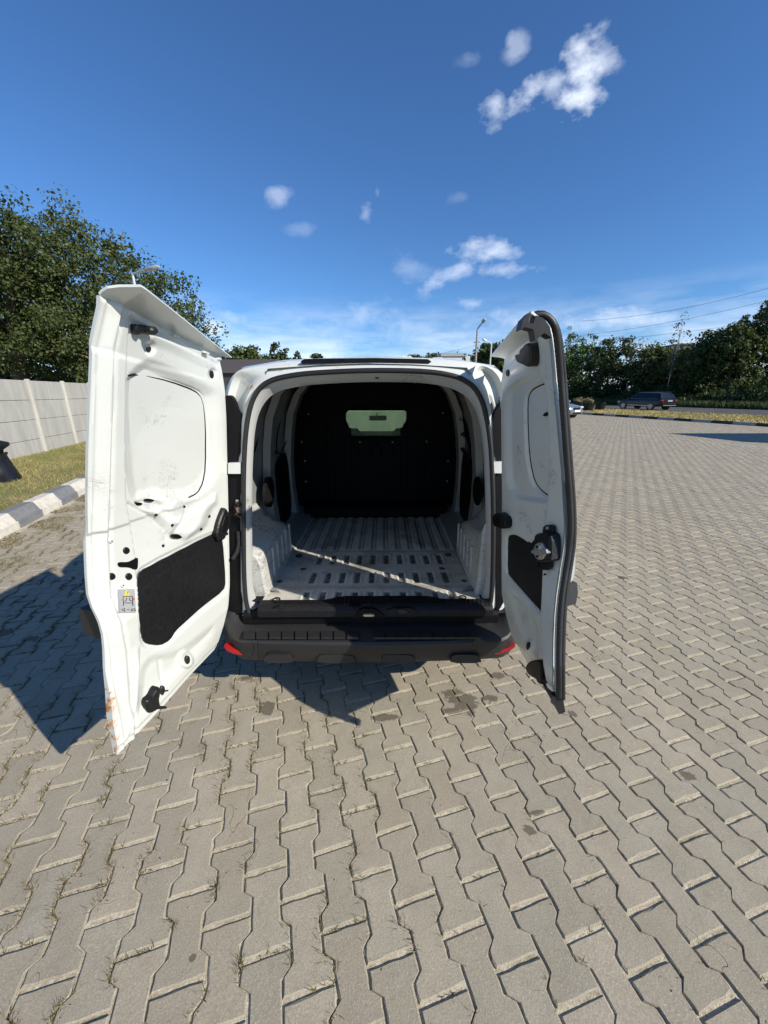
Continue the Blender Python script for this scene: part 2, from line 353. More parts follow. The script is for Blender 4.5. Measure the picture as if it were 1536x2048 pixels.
def paver_mat(obj_random):
    m, nt, b = newmat('concrete_paver' + ('_single' if obj_random else '_field')); k = NT(nt); p = k.pos()
    r = k.n('ShaderNodeObjectInfo').outputs['Random'] if obj_random else k.attr('tone')
    c = k.mix(r, (.335, .290, .215), (.45, .390, .295))
    r2 = k.ma('FRACT', k.ma('MULTIPLY', r, 7.31)); c = k.mix(k.ma('MULTIPLY', r2, .5), c, (.33, .315, .25))
    c = k.mix(k.ma('MULTIPLY', k.ramp(k.noise(p, 7, 6, .65), .35, .7), .5), c, (.27, .235, .17))
    c = k.mix(k.ramp(k.noise(p, 190, 4, .75), .38, .70, 0, .55), c, (.16, .14, .105)); c = k.mix(k.ramp(k.noise(p, 300, 2, .6), .58, .72, 0, .6), c, (.60, .56, .46))
    blot = k.ma('MULTIPLY', k.ma('SUBTRACT', k.noise(p, .9, 6, .7), .55), 3.5, True); c = k.mix(k.ma('MULTIPLY', blot, .45), c, (.17, .15, .115)); sm = k.ma('MULTIPLY', k.ma('SUBTRACT', k.noise(p, 13, 5, .7), .60), 6, True); c = k.mix(k.ma('MULTIPLY', sm, .4), c, (.15, .135, .10))
    # hairline cracks, only across some stones
    cw = k.noise(k.mapv(p, (1, 1, 1), (0, 0, .3)), 3.2, 3, .5, dist=.4); ln = k.ma('SUBTRACT', 1, k.ma('MULTIPLY', k.ma('ABSOLUTE', k.ma('SUBTRACT', cw, .5)), 420), True)
    gate = k.ma('MULTIPLY', k.ma('SUBTRACT', k.noise(p, 2.3, 2), .55), 14, True); ck = k.ma('MULTIPLY', ln, gate); c = k.mix(k.ma('MULTIPLY', ck, .8), c, (.06, .055, .045))
    pit = k.ma('MULTIPLY', k.ma('SUBTRACT', k.noise(p, 48, 2, .5), .74), 30, True); c = k.mix(pit, c, (.08, .075, .06))
    c = stain_nodes(k, p, c, STAINS, (.075, .062, .04), .72)
    k.L(c, b.inputs['Base Color']); b.inputs['Roughness'].default_value = .88; b.inputs['Specular IOR Level'].default_value = .25
    h = k.ma('SUBTRACT', k.ma('ADD', k.noise(p, 150, 4, .7), k.ma('MULTIPLY', k.noise(p, 22, 3), 1.5)), k.ma('MULTIPLY', k.ma('ADD', ck, pit), 1.5)); k.bump(h, .5, .0022, b)
    return m
M_['paver1'] = paver_mat(True); M_['paver'] = paver_mat(False)
def sand_mat():
    m, nt, b = newmat('joint_sand'); k = NT(nt); p = k.pos()
    c = k.mix(k.ramp(k.noise(p, 70, 5, .7), .35, .65), (.36, .31, .21), (.66, .60, .46))
    g = k.ma('MULTIPLY', k.ma('SUBTRACT', k.noise(p, 3.2, 5, .7), .50), 5, True); c = k.mix(k.ma('MULTIPLY', g, .75), c, (.13, .12, .05))
    k.L(c, b.inputs['Base Color']); b.inputs['Roughness'].default_value = .95; k.bump(k.noise(p, 180, 4, .7), .9, .006, b); return m
M_['sand'] = sand_mat()
def ground_mat(name, c1, c2, c3, sc=2.):
    m, nt, b = newmat(name); k = NT(nt); p = k.pos()
    c = k.mix(k.ramp(k.noise(p, sc, 6, .7), .35, .65), c1, c2); c = k.mix(k.ramp(k.noise(p, sc*14, 4, .7), .4, .7, 0, .8), c, c3)
    k.L(c, b.inputs['Base Color']); b.inputs['Roughness'].default_value = .95; k.bump(k.noise(p, 40, 4, .7), .8, .02, b); return m
M_['ground'] = ground_mat('dry_field', (.09, .10, .035), (.16, .14, .06), (.07, .08, .025), .4)
M_['lawn'] = ground_mat('lawn_soil', (.16, .16, .05), (.30, .24, .10), (.10, .10, .035), 1.2)
M_['asphalt'] = ground_mat('asphalt', (.055, .056, .060), (.075, .075, .078), (.05, .05, .052), 1.5)
M_['paintline'] = simple('worn_white_road_paint', (.52, .50, .46), .8, var=.3, sc=20)

# ---- ground sheets
gr = mesh('ground', [(-900, -300, -.075), (900, -300, -.075), (900, 1500, -.075), (-900, 1500, -.075)], [(0, 1, 2, 3)], M_['ground']); tag(gr, kind='structure')
lot = strip('paved_lot', N_L, N_R, -4, 75, -.0068, M_['sand'], 40, 14); tag(lot, kind='structure', label='grey interlocking concrete paving of the car park')
AR0, AR1 = -10, 140
verge_l = strip('lawn_strip', N_L-9, N_L-.14, -4, 75, .09, M_['lawn']); tag(verge_l, kind='structure')
verge_r = strip('dry_verge', N_R+.12, 29.9, -20, 140, .06, M_['lawn']); tag(verge_r, kind='structure')
road = strip('road', 30.05, 41.0, -60, 300, -.0, M_['asphalt']); tag(road, kind='structure')
for n0, n1, a0, a1 in ((30.3, 30.45, -60, 300), (40.4, 40.55, -60, 300)):
    tag(strip('road_edge_line', n0, n1, a0, a1, .006, M_['paintline']), kind='structure')
for i in range(24):
    tag(strip('lane_marking', 35.1, 35.25, -30+i*9, -30+i*9+4.5, .006, M_['paintline']), kind='structure')
# parking bay lines on the paving
def ground_line(name, pts, w, mat):
    P = [UZ(x, y, .004) for x, y in pts]; V = []
    for i, p in enumerate(P):
        d = P[min(i+1, len(P)-1)]-P[max(i-1, 0)]; d /= np.linalg.norm(d); nn = np.array([-d[1], d[0], 0]); V += [p-nn*w/2, p+nn*w/2]
    o = mesh(name, V, [(2*i, 2*i+1, 2*i+3, 2*i+2) for i in range(len(P)-1)], mat); tag(o, kind='structure'); return o
ground_line('parking_line', [(1205, 865), (1265, 869), (1305, 874)], .10, M_['paintline'])
ground_line('parking_line', [(1390, 883), (1450, 888), (1512, 894)], .10, M_['paintline'])
ground_line('parking_line', [(1150, 846), (1250, 851), (1330, 858)], .10, M_['paintline'])

# ---- pavers
PL, PW, PA, PD = .218, .117, .0135, .0105
def paver_outline(inset=0., gl=.0058, gs=.0027):
    L2 = PL/2-gl-inset; w = PW/2+PA-gs-inset; nr = PW/2-PA-gs-inset; a = PL/4+PD-inset*.4; b_ = PL/4-PD-inset*.4
    right = [(-L2, w), (-a, w), (-b_, nr), (b_, nr), (a, w), (L2, w)]
    return np.array(right + [(s_, -t) for s_, t in right[::-1]])
def split_long(o, extra):                              # more points on the long edges so they can be chipped and uneven
    Q = []
    for i in range(len(o)):
        a, b = o[i], o[(i+1) % len(o)]; Q.append(a); k_ = extra[i % 12]
        Q += [a+(b-a)*(j+1)/(k_+1) for j in range(k_)]
    return np.array(Q)
def paver_mesh(j, seed):
    rg = np.random.default_rng(seed); ex = [1, 0, 2, 0, 1, 3, 1, 0, 2, 0, 1, 3]; o0 = split_long(paver_outline(.0035), ex); o1 = split_long(paver_outline(0), ex)
    m_ = len(o0); jit = rg.normal(0, .0009, (m_, 2)); chip = (rg.random(m_) < .10)*rg.random(m_)*.006; c_ = -o0/np.linalg.norm(o0, axis=1)[:, None]
    o0 = o0+jit+c_*chip[:, None]; o1 = o1+jit*.9+c_*chip[:, None]*.4
    V = [(t, s_, rg.normal(0, .0002)) for s_, t in o0] + [(t, s_, -.003+rg.normal(0, .0005)) for s_, t in o1] + [(t, s_, -.035) for s_, t in o1]
    F = [tuple(range(m_))] + [(i, i+m_, (i+1) % m_+m_, (i+1) % m_) for i in range(m_)] + [(i+m_, i+2*m_, (i+1) % m_+2*m_, (i+1) % m_+m_) for i in range(m_)]
    F = [f[::-1] for f in F]
    me = bpy.data.meshes.new('paver'); me.from_pydata([tuple(map(float, v)) for v in V], [], F); me.materials.append(M_['paver1']); me.update()
    return me
cells = []
PHN = -.0446*GN[0]+.886*GN[1]; PHA = -.0446*GA[0]+.886*GA[1]     # a joint seen in the photo fixes the phase of the pattern
n_off = (PHN - .0) ; 
cmin = int((N_L-PHN)/PW)-1; cmax = int((N_R-PHN)/PW)+1
for ci in range(cmin, cmax+1):
    nn = PHN + ci*PW
    if nn-PW/2 < N_L or nn+PW/2 > N_R: continue
    amax = 34 if nn > .5 else 26
    ks = np.arange(int((-1.9-PHA)/PL), int((amax-PHA)/PL)); aa = PHA + (ks+.5+.5*(ci % 2))*PL
    xs = GA[0]*aa+GN[0]*nn; ys = GA[1]*aa+GN[1]*nn
    ok = (ys > -1.2) & (np.abs(xs) < 1.25*np.maximum(ys, 0)+2.2)
    cells += [(x, y, ci) for x, y in zip(xs[ok], ys[ok])]
cells = np.array(cells)
dep = cells[:, 1]*_f[1] + (-EYE)*_f[2]; pr = proj(np.stack([cells[:, 0], cells[:, 1], np.zeros(len(cells))], -1))
vis = (dep > .2) & (pr[:, 0] > -40) & (pr[:, 0] < 1576) & (pr[:, 1] < 2120) & (pr[:, 1] > 800)
score = np.where(vis, 1/np.maximum(dep, .1)**2*np.clip((EYE)/np.maximum(dep, .1), 0, 1), 0)
order = np.argsort(-score); near = order[:300]; rest = order[300:]
pm = [paver_mesh(i, 100+i) for i in range(14)]
for i in near:
    x, y, ci = cells[i]; o = bpy.data.objects.new('paver', pm[random.randrange(14)]); o.location = (x, y, random.gauss(0, .0009))
    o.rotation_euler = (random.gauss(0, .004), random.gauss(0, .004), TH+random.gauss(0, .007)+(math.pi if random.random() < .5 else 0)); COL.objects.link(o); o.parent = lot
def paver_field(idx):
    C = cells[idx]; m = len(C); o0 = paver_outline(.0035); o1 = paver_outline(0.)
    ring = np.concatenate([np.c_[o0[:, 1], o0[:, 0], np.zeros(12)], np.c_[o1[:, 1], o1[:, 0], np.full(12, -.003)], np.c_[o1[:, 1], o1[:, 0], np.full(12, -.02)]])
    a = TH + RNG.normal(0, .006, m); ca, sa = np.cos(a), np.sin(a)
    Vx = C[:, :1] + ring[:, 0]*ca[:, None] - ring[:, 1]*sa[:, None]; Vy = C[:, 1:2] + ring[:, 0]*sa[:, None] + ring[:, 1]*ca[:, None]
    tilt = RNG.normal(0, .005, (m, 2)); Vz = ring[:, 2] + RNG.normal(0, .0011, m)[:, None] + tilt[:, :1]*ring[:, 0] + tilt[:, 1:]*ring[:, 1]
    V = np.stack([Vx, Vy, Vz], -1).reshape(-1, 3)
    q = np.array([(i+1 if i < 11 else 0, (i+1) % 12+12, i+12, i) for i in range(12)] + [((i+1) % 12+12, (i+1) % 12+24, i+24, i+12) for i in range(12)] +
                 [(11, 10, 1, 0), (10, 9, 2, 1), (9, 8, 3, 2), (8, 7, 4, 3), (7, 6, 5, 4)])
    F = (q[None] + (np.arange(m)*36)[:, None, None]).reshape(-1, 4)
    tone = np.repeat(RNG.random(m), 36)
    return fastmesh('paver_field', V, F, M_['paver'], lot, attr={'tone': tone})
pf = paver_field(rest); pf['kind'] = 'stuff'

# ---- blades of grass (generic)
def blades(name, pts, h, w, mat, spread=.5, parent=None):
    n = len(pts); a = RNG.random(n)*2*math.pi; hh = h*(.5+RNG.random(n)); ww = w*(.6+.8*RNG.random(n))
    dx, dy = np.cos(a), np.sin(a); ln = RNG.normal(0, spread, (n, 2))
    b0 = pts - np.c_[dx*ww, dy*ww, np.zeros(n)]; b1 = pts + np.c_[dx*ww, dy*ww, np.zeros(n)]; tp = pts + np.c_[ln[:, 0]*hh, ln[:, 1]*hh, hh]
    V = np.stack([b0, b1, tp], 1).reshape(-1, 3); F = np.arange(3*n).reshape(-1, 3)
    o = fastmesh(name, V, F, mat, parent, attr={'tone': np.repeat(RNG.random(n), 3)}); o['kind'] = 'stuff'; return o
def blade_mat(name, a, b_, c_, patch=1.0):
    m, nt, b = newmat(name); k = NT(nt); p = k.pos(); t = k.attr('tone')
    g = k.ramp(k.noise(p, patch, 5, .65), .4, .6); c = k.mix(g, a, b_); c = k.mix(k.ramp(t, .5, 1.), c, c_); k.L(c, b.inputs['Base Color'])
    b.inputs['Roughness'].default_value = .7; return m
M_['grass'] = blade_mat('grass_blades', (.13, .18, .035), (.36, .29, .11), (.26, .23, .08), .9)
M_['drygrass'] = blade_mat('dry_grass_blades', (.62, .47, .19), (.34, .31, .09), (.52, .40, .16), .35)
M_['tallgrass'] = blade_mat('tall_green_grass', (.04, .075, .015), (.06, .09, .02), (.10, .12, .03), .6)
M_['weed'] = blade_mat('joint_weeds', (.10, .11, .03), (.17, .13, .05), (.14, .10, .04), 2.)
n = 110000; A = -1+RNG.random(n)*17; Nn = N_L-.15-RNG.random(n)**.8*6.2
blades('lawn_grass', GA*A[:, None]+GN*Nn[:, None]+np.array([0, 0, .085]), .045, .004, M_['grass'], .6)
n = 70000; A = 8+RNG.random(n)*60; Nn = N_R+.25+RNG.random(n)*7.6
blades('verge_grass', GA*A[:, None]+GN*Nn[:, None]+np.array([0, 0, .06]), .09, .014, M_['drygrass'], .5)
# weeds in the joints, denser towards the kerb on the left
n = 230000; cand = np.where((cells[:, 1] < 6.5) & (cells[:, 0]*GN[0]+cells[:, 1]*GN[1] < 1.6))[0]; sel = cand[RNG.integers(0, len(cand), n)]; C = cells[sel]
edge = RNG.random(n); oo = paver_outline(-.006, .0065, .0035); seg = RNG.integers(0, 12, n); t = RNG.random(n)[:, None]; loc = oo[seg]*(1-t)+oo[(seg+1) % 12]*t
X = C[:, 0]+loc[:, 1]*math.cos(TH)-loc[:, 0]*math.sin(TH); Y = C[:, 1]+loc[:, 1]*math.sin(TH)+loc[:, 0]*math.cos(TH); nn = X*GN[0]+Y*GN[1]
clump = np.sin(X*9.1+3*np.sin(Y*4.3))*np.sin(Y*7.7+2*np.sin(X*5.1))
keep = (clump > -.05) & (RNG.random(n) < np.where(nn < -1.6, .9, np.where(nn < -.2, .5, np.where(nn < .35, .3, np.where(nn < 1.2, .07, .02)))))
P = np.c_[X, Y, np.full(n, -.008)][keep]; P = np.concatenate([P+RNG.normal(0, [.004, .004, 0], P.shape) for _ in range(3)])
blades('joint_weeds', P, .014, .0017, M_['weed'], .8)
n = 60000; A = -1+RNG.random(n)*14; Nn = N_L+.02+np.abs(RNG.normal(0, .45, n)); X = A*GA[0]+Nn*GN[0]; Y = A*GA[1]+Nn*GN[1]
kp = np.sin(X*6+2*np.sin(Y*3))*np.sin(Y*5.3+X) > .25
blades('kerb_side_weeds', np.c_[X, Y, np.full(n, -.003)][kp], .018, .0025, M_['weed'], .8)

# ---- kerbs
M_['kerb_white'] = simple('whitewashed_kerb', (.55, .52, .45), .85, var=.16, sc=14, bump=.3)
M_['kerb_grey'] = simple('grey_painted_kerb', (.17, .175, .18), .8, var=.14, sc=14, bump=.3)
M_['kerb_black'] = simple('black_painted_kerb', (.035, .036, .036), .8, var=.3, sc=8, bump=.3)
M_['kerb_pale'] = simple('pale_weathered_kerb', (.30, .30, .27), .85, var=.25, sc=8, bump=.3)
def kerb_run(n0, side, a0, count, L, h, mats, label, back, wtop):
    k0 = empty('kerb', G(a0, n0), TH); tag(k0, label, 'kerb', kind='structure')
    for i in range(count):
        aa = a0 + i*L; g = .006; j = random.gauss(0, .004)
        prof = [(0, -.03), (0, h*.42), (side*.02, h*.46), (side*back, h-.015), (side*(back+.015), h), (side*(back+wtop), h), (side*(back+wtop+.02), -.03)]
        mb = MB(); r0 = [G(aa+g, n0+q+j, z+j) for q, z in prof]; r1 = [G(aa+L-g, n0+q+j, z+j) for q, z in prof]; mb.loft([r0, r1], caps=True)
        mb.build('kerb_stone', mats[i % 2], k0)
    return k0
a_k = 4.417/math.cos(TH)  # first joint measured in the photo
s0 = UZ(34, 1055.6, 0)@GA
kerb_run(N_L, -1, s0-14*.52, 46, .52, .20, (M_['kerb_grey'], M_['kerb_white']), 'chunky kerb painted alternately grey and white along the lawn on the left', .07, .14)
kerb_run(N_R, 1, 2, 56, 1.0, .14, (M_['kerb_black'], M_['kerb_pale']), 'black and white painted kerb between the paving and the dry verge on the right', .03, .14)

# ---- precast concrete wall on the left
def conc(name, col):
    m, nt, b = newmat(name); k = NT(nt); p = k.pos(); st = k.noise(k.mapv(p, (1, 1, .16)), 7, 6, .7)
    c = k.mix(k.ramp(st, .3, .7), tuple(x*.74 for x in col), tuple(x*1.08 for x in col)); c = k.mix(k.ramp(k.noise(p, 60, 4), .4, .8, 0, .3), c, tuple(x*.6 for x in col)); k.L(c, b.inputs['Base Color'])
    b.inputs['Roughness'].default_value = .9; k.bump(k.noise(p, 50, 4), .4, .006, b); return m
M_['conc'] = conc('precast_concrete', (.40, .395, .36)); M_['conc2'] = conc('concrete_post', (.50, .485, .43))
wa = np.array([-8.55, 7.4, 0]); wd = np.array([-.231, .973, 0]); wd /= np.linalg.norm(wd); wn = np.array([wd[1], -wd[0], 0])
# phase so that a post stands where the photo shows one
pp = np.array([-9.32, 10.5, 0]); t0 = (pp-wa)@wd; SP = 1.66; t0 -= SP*4
wall = empty('concrete_wall', tuple(wa)); tag(wall, 'precast concrete panel wall with pale posts behind the lawn on the left', 'wall')
RW = np.array([wn, wd, [0, 0, 1]]).T
for i in range(18):
    c0 = wa + wd*(t0+i*SP)
    MB().box(c0+np.array([0, 0, .98])+wn*.03, (.045, .05, .98), RW, .012).build('post', M_['conc2'], wall)
    for j in range(4):
        z0 = -.05 + j*.495
        jz = random.gauss(0, .003); MB().box(c0+wd*SP/2+np.array([0, 0, z0+.2475])+wn*jz, (.022, SP/2-.052, .2435), RW, .008).build('panel', M_['conc'], wall)

# ================================================================== VAN
XC = -.07
van = empty('van', (XC, 3.9, 0)); tag(van, 'white panel van seen from behind, both rear doors wide open on an empty cargo bay', 'van')
def lerp(a, b, t): return a + (b-a)*t
def smooth01(x): x = np.clip(x, 0, 1); return x*x*(3-2*x)
def sdf_poly(P, poly):                                 # signed distance, negative inside
    P = np.asarray(P, float); A = np.asarray(poly, float); d = np.full(len(P), 1e9); ins = np.zeros(len(P), bool)
    for i in range(len(A)):
        a = A[i]; b = A[(i+1) % len(A)]; e = b-a; w = P-a; t = np.clip((w@e)/(e@e+1e-9), 0, 1); d = np.minimum(d, np.linalg.norm(w-t[:, None]*e, axis=1))
        c = ((a[1] > P[:, 1]) != (b[1] > P[:, 1])) & (P[:, 0] < (b[0]-a[0])*(P[:, 1]-a[1])/(b[1]-a[1]+1e-12)+a[0]); ins ^= c
    return np.where(ins, -d, d)
def sdf_line(P, pts):
    P = np.asarray(P, float); d = np.full(len(P), 1e9)
    for a, b in zip(np.asarray(pts[:-1], float), np.asarray(pts[1:], float)):
        e = b-a; w = P-a; t = np.clip((w@e)/(e@e+1e-9), 0, 1); d = np.minimum(d, np.linalg.norm(w-t[:, None]*e, axis=1))
    return d
def rounded(pts, it=2):                                # corner cutting
    P = [np.array(p, float) for p in pts]
    for _ in range(it):
        Q = []
        for i in range(len(P)):
            a, b = P[i], P[(i+1) % len(P)]; Q += [a*.78+b*.22, a*.22+b*.78]
        P = Q
    return P
def rline(pts, it=2):
    P = [np.array(p, float) for p in pts]
    for _ in range(it):
        Q = [P[0]]
        for a, b in zip(P[:-1], P[1:]): Q += [a*.78+b*.22, a*.22+b*.78]
        P = Q + [P[-1]]
    return P
def ell(cx, cy, rx, ry, n=18, ang=0): return [(cx+rx*math.cos(t)*math.cos(ang)-ry*math.sin(t)*math.sin(ang), cy+rx*math.cos(t)*math.sin(ang)+ry*math.sin(t)*math.cos(ang)) for t in [2*math.pi*i/n for i in range(n)]]
def rrect(x0, y0, x1, y1, r=3): return rounded([(x0+r, y0), (x1-r, y0), (x1, y0+r), (x1, y1-r), (x1-r, y1), (x0+r, y1), (x0, y1-r), (x0, y0+r)], 1)

def resamp2(P, step):
    P = np.array(P, float); d = np.r_[0, np.cumsum(np.linalg.norm(np.diff(P, axis=0), axis=1))]; t = np.arange(0, d[-1], step); return np.stack([np.interp(t, d, P[:, i]) for i in range(P.shape[1])], 1)
class Door:
    """A pressed steel door leaf: a ruled surface between its hinge edge and its free edge, both standing in space."""
    def __init__(s, free, hinge, side):
        f = np.array([U(*p) for p in free]); h = np.array([U(*p) for p in hinge]); s.side = side
        s.f = f[np.argsort(f[:, 2])]; s.h = h[np.argsort(h[:, 2])]
        s.N = None; a = s.at(.5, .9)-s.at(.5, .1); b = s.at(.9, .5)-s.at(.1, .5); n = np.cross(a, b); n /= np.linalg.norm(n)
        if n[0]*side > 0: n = -n                       # inner face looks towards the middle of the van
        s.n = n
    def curve(s, c, v):
        z = c[0, 2] + (c[-1, 2]-c[0, 2])*np.asarray(v); return np.stack([np.interp(z, c[:, 2], c[:, 0]), np.interp(z, c[:, 2], c[:, 1]), z], -1)
    def at(s, u, v, off=0.):                            # u 0 hinge .. 1 free
        F = s.curve(s.f, v); H = s.curve(s.h, v); u = np.asarray(u)[..., None] if np.ndim(u) else u
        P = H + (F-H)*u
        return P + s.n*(np.asarray(off)[..., None] if np.ndim(off) else off) if s.N is None and hasattr(s, 'n') else P
    def uv(s, px, py):
        uv = np.array([.5, .5])
        for _ in range(30):
            p = proj(s.at(uv[0], uv[1])); e = p-np.array([px, py]); d = 1e-4
            J = np.stack([(proj(s.at(uv[0]+d, uv[1]))-p)/d, (proj(s.at(uv[0], uv[1]+d))-p)/d], 1)
            st = np.linalg.solve(J, e); uv = uv-np.clip(st, -.3, .3)
            if np.abs(e).max() < 1e-3: break
        return uv
    def pt(s, px, py, off=0.):
        # meets the ray, then stands off along the normal while staying on the ray
        F0 = s.uvx(px, py); o = np.array([0, 0, EYE]); r = F0-o; r /= np.linalg.norm(r); k = (s.n@r); return F0 + r*(off/k if abs(k) > .12 else off)
    def uvx(s, px, py):
        uv = s.uv(px, py); F = s.curve2(s.f, uv[1]); H = s.curve2(s.h, uv[1]); return H+(F-H)*uv[0]
    def curve2(s, c, v): return s.curve(c, v)
    def height(s, px, py):
        u, v = s.uv(px, py); return float(s.hfun(np.array([[px, py]], float), np.array([u]), np.array([v]))[0])
    def hfun(s, P, U_, V_):
        h = np.zeros(len(P))
        for kind, pts, w, d in s.feats:
            if kind == 'poly': h += d*smooth01((-sdf_poly(P, pts))/w)
            elif kind == 'line': h += d*np.exp(-(sdf_line(P, pts)/w)**2)
            else: h += pts(P, U_, V_)
        return h
    def slab(s, poly, o0, o1, mat, name, label=None, bev=.0, smooth=False, conform=False):
        if not conform:
            c_ = np.mean(np.array(poly, float), 0); hh = s.height(c_[0], c_[1]); o0 += hh-.004; o1 += hh
        base = [s.pt(x, y, 0.) for x, y in poly]; cen = np.mean(base, 0); n = len(base)
        def ringat(o, sh=0): return [p + (cen-p)/max(np.linalg.norm(cen-p), 1e-6)*sh + s.n*o for p in base]
        rings = [ringat(o0), ringat(o1-bev)] + ([ringat(o1, bev)] if bev else [])
        if conform:
            P2 = np.array(poly, float); c2 = P2.mean(0)
            for q in (.9, .75, .6, .45, .3, .15, .02): rings.append([s.pt(*(c2+(p-c2)*q), 0.)+s.n*o1 for p in P2])
        m = MB().loft(rings, caps=True); o = m.build(name, mat, s.root, smooth, 40)
        if label: o['label'] = label
        return o
    def flat(s, poly, off, mat, name, z=.0006):
        return s.slab(poly, .0045, .0055+z*.5, mat, name)
    def wire(s, pts, off, r, mat, name, closed=False, n=8):
        pts = resamp2(rline(pts, 1), 5.)
        return MB().tube([s.pt(x, y, 0.)+s.n*(s.height(x, y)+off) for x, y in pts], r, n, closed).build(name, mat, s.root, True, 80)
    def build(s, nu, nv, feats, mat, thick=.045, name='rear_door', umax=1., wrap=0.):
        u = np.linspace(0, 1, nu); v = np.linspace(0, 1, nv); UU, VV = np.meshgrid(u, v); UU = UU.ravel(); VV = VV.ravel()
        base = s.at(UU, VV); uvp = proj(base); s.feats = feats; h = s.hfun(uvp, UU, VV)
        V = base + s.n*h[:, None]; s.top = [np.array(p) for p in V[(nv-1)*nu:]][::-1]
        F = [(j*nu+i, j*nu+i+1, (j+1)*nu+i+1, (j+1)*nu+i) for j in range(nv-1) for i in range(nu-1)]
        # outer skin, bulging outwards, closed along the rim
        nu2, nv2 = 24, 60; k = len(V); u2 = np.linspace(-.005, umax, nu2); v2 = np.linspace(0, 1, nv2); U2, V2 = np.meshgrid(u2, v2); U2 = U2 - wrap*(1-U2)*smooth01((V2-.80)/.07)
        o = s.at(U2.ravel(), V2.ravel()) - s.n*(thick + .02*np.sin(np.pi*np.clip(U2.ravel(), 0, 1))[:, None]*np.sin(np.pi*V2.ravel())[:, None])
        V = np.concatenate([V, o]); F += [(k+j*nu2+i, k+(j+1)*nu2+i, k+(j+1)*nu2+i+1, k+j*nu2+i+1) for j in range(nv2-1) for i in range(nu2-1)]
        def rim(innr, outr):
            R = []
            m, q = len(innr), len(outr)
            for i in range(m-1):
                a = int(round(i*(q-1)/(m-1))); b = int(round((i+1)*(q-1)/(m-1)))
                R.append((innr[i], innr[i+1], outr[b], outr[a]) if a != b else (innr[i], innr[i+1], outr[a]))
            return R
        I = lambda i, j: j*nu+i; O = lambda i, j: k+j*nu2+i
        F += rim([I(0, j) for j in range(nv)], [O(0, j) for j in range(nv2)]); F += rim([I(nu-1, j) for j in range(nv)], [O(nu2-1, j) for j in range(nv2)])
        F += rim([I(i, 0) for i in range(nu)], [O(i, 0) for i in range(nu2)]); F += rim([I(i, nv-1) for i in range(nu)], [O(i, nv2-1) for i in range(nu2)])
        ob = mesh(name, V, F, mat, van, True, sharp=48); WORLD[ob.name] = Matrix.Identity(4); s.root = ob; return ob

# ---------------- large left door
LF = [(238, 1510, 1.0), (225, 1440, 1.0), (222, 1385, 1.0), (218, 1340, 1.0), (217, 1300, 1.0), (214, 1268, 1.0), (206, 1242, 1.0), (193, 1216, 1.0), (185, 1190, 1.0), (182, 1150, 1.0), (180, 1085, 1.0), (180, 1075, 1.0), (185, 1069, 1.0), (184, 1000, .995),
      (186, 900, .99), (190, 800, .985), (195, 706, .98), (192, 694, .98), (199, 660, .98), (207, 622, .98), (212, 602, .98), (210, 592, .98)]
LH = [(440, 1295, 1.62), (447, 1275, 1.64), (456, 1248, 1.66), (464, 1215, 1.68), (467, 1170, 1.70), (466, 1100, 1.71), (464, 1000, 1.73), (462, 900, 1.75), (461, 840, 1.76), (458, 780, 1.775), (453, 745, 1.78), (449, 728, 1.785), (447, 716, 1.79)]
dl = Door(LF, LH, -1)
outer_rec = rounded([(254, 905), (253, 800), (258, 752), (276, 730), (297, 715), (322, 718), (372, 743), (420, 765), (443, 781), (450, 812), (452, 870), (452, 925), (444, 958), (425, 985), (395, 1003), (360, 1008), (330, 1003), (300, 1012), (270, 1010), (258, 970)], 1)
flat_rec = rounded([(257, 900), (256, 800), (261, 748), (300, 748), (360, 761), (408, 779), (423, 796), (429, 850), (429, 940), (420, 975), (402, 996), (370, 1003), (330, 1000), (300, 1003), (275, 1003), (262, 985)], 1)
panelL = rounded([(281, 1160), (284, 1148), (296, 1139), (429, 1069), (444, 1068), (451, 1078), (457, 1165), (453, 1182), (409, 1216), (380, 1243), (357, 1264), (347, 1282), (328, 1293), (300, 1290), (291, 1280), (286, 1233)], 1)
def edge_steps_L(P, u, v):
    h = np.zeros(len(P)); x = P[:, 0]; y = P[:, 1]
    left = np.interp(y, [592, 694, 800, 1000, 1075, 1190, 1242, 1300, 1400, 1510], [207, 184, 181, 175, 172, 177, 197, 208, 215, 235]); e = x-left-8; tipf = 1-smooth01((y-1335)/90)
    h += -.014*(1-smooth01((e-10)/18))*tipf ; h += .004*np.exp(-((e-8)/2.2)**2)            # hem flange of the free edge
    h += .006*np.exp(-((e-31)/4)**2); h += -.004*np.exp(-((e-40)/3)**2)
    # inner frame step next to the window recess
    fr = np.interp(y, [640, 700, 760, 900, 1000, 1060, 1100, 1190, 1300, 1400, 1480], [258, 254, 252, 250, 252, 262, 268, 276, 280, 276, 262])
    h += -.010*smooth01((x-fr)/4.5)*smooth01((y-600)/40)*tipf
    h += -.016*(1-smooth01(u/.035)) + .0
    bot = (1-v); b_ = v*1.45; h += -.006*(1-smooth01((b_-.018)/.02))
    return h
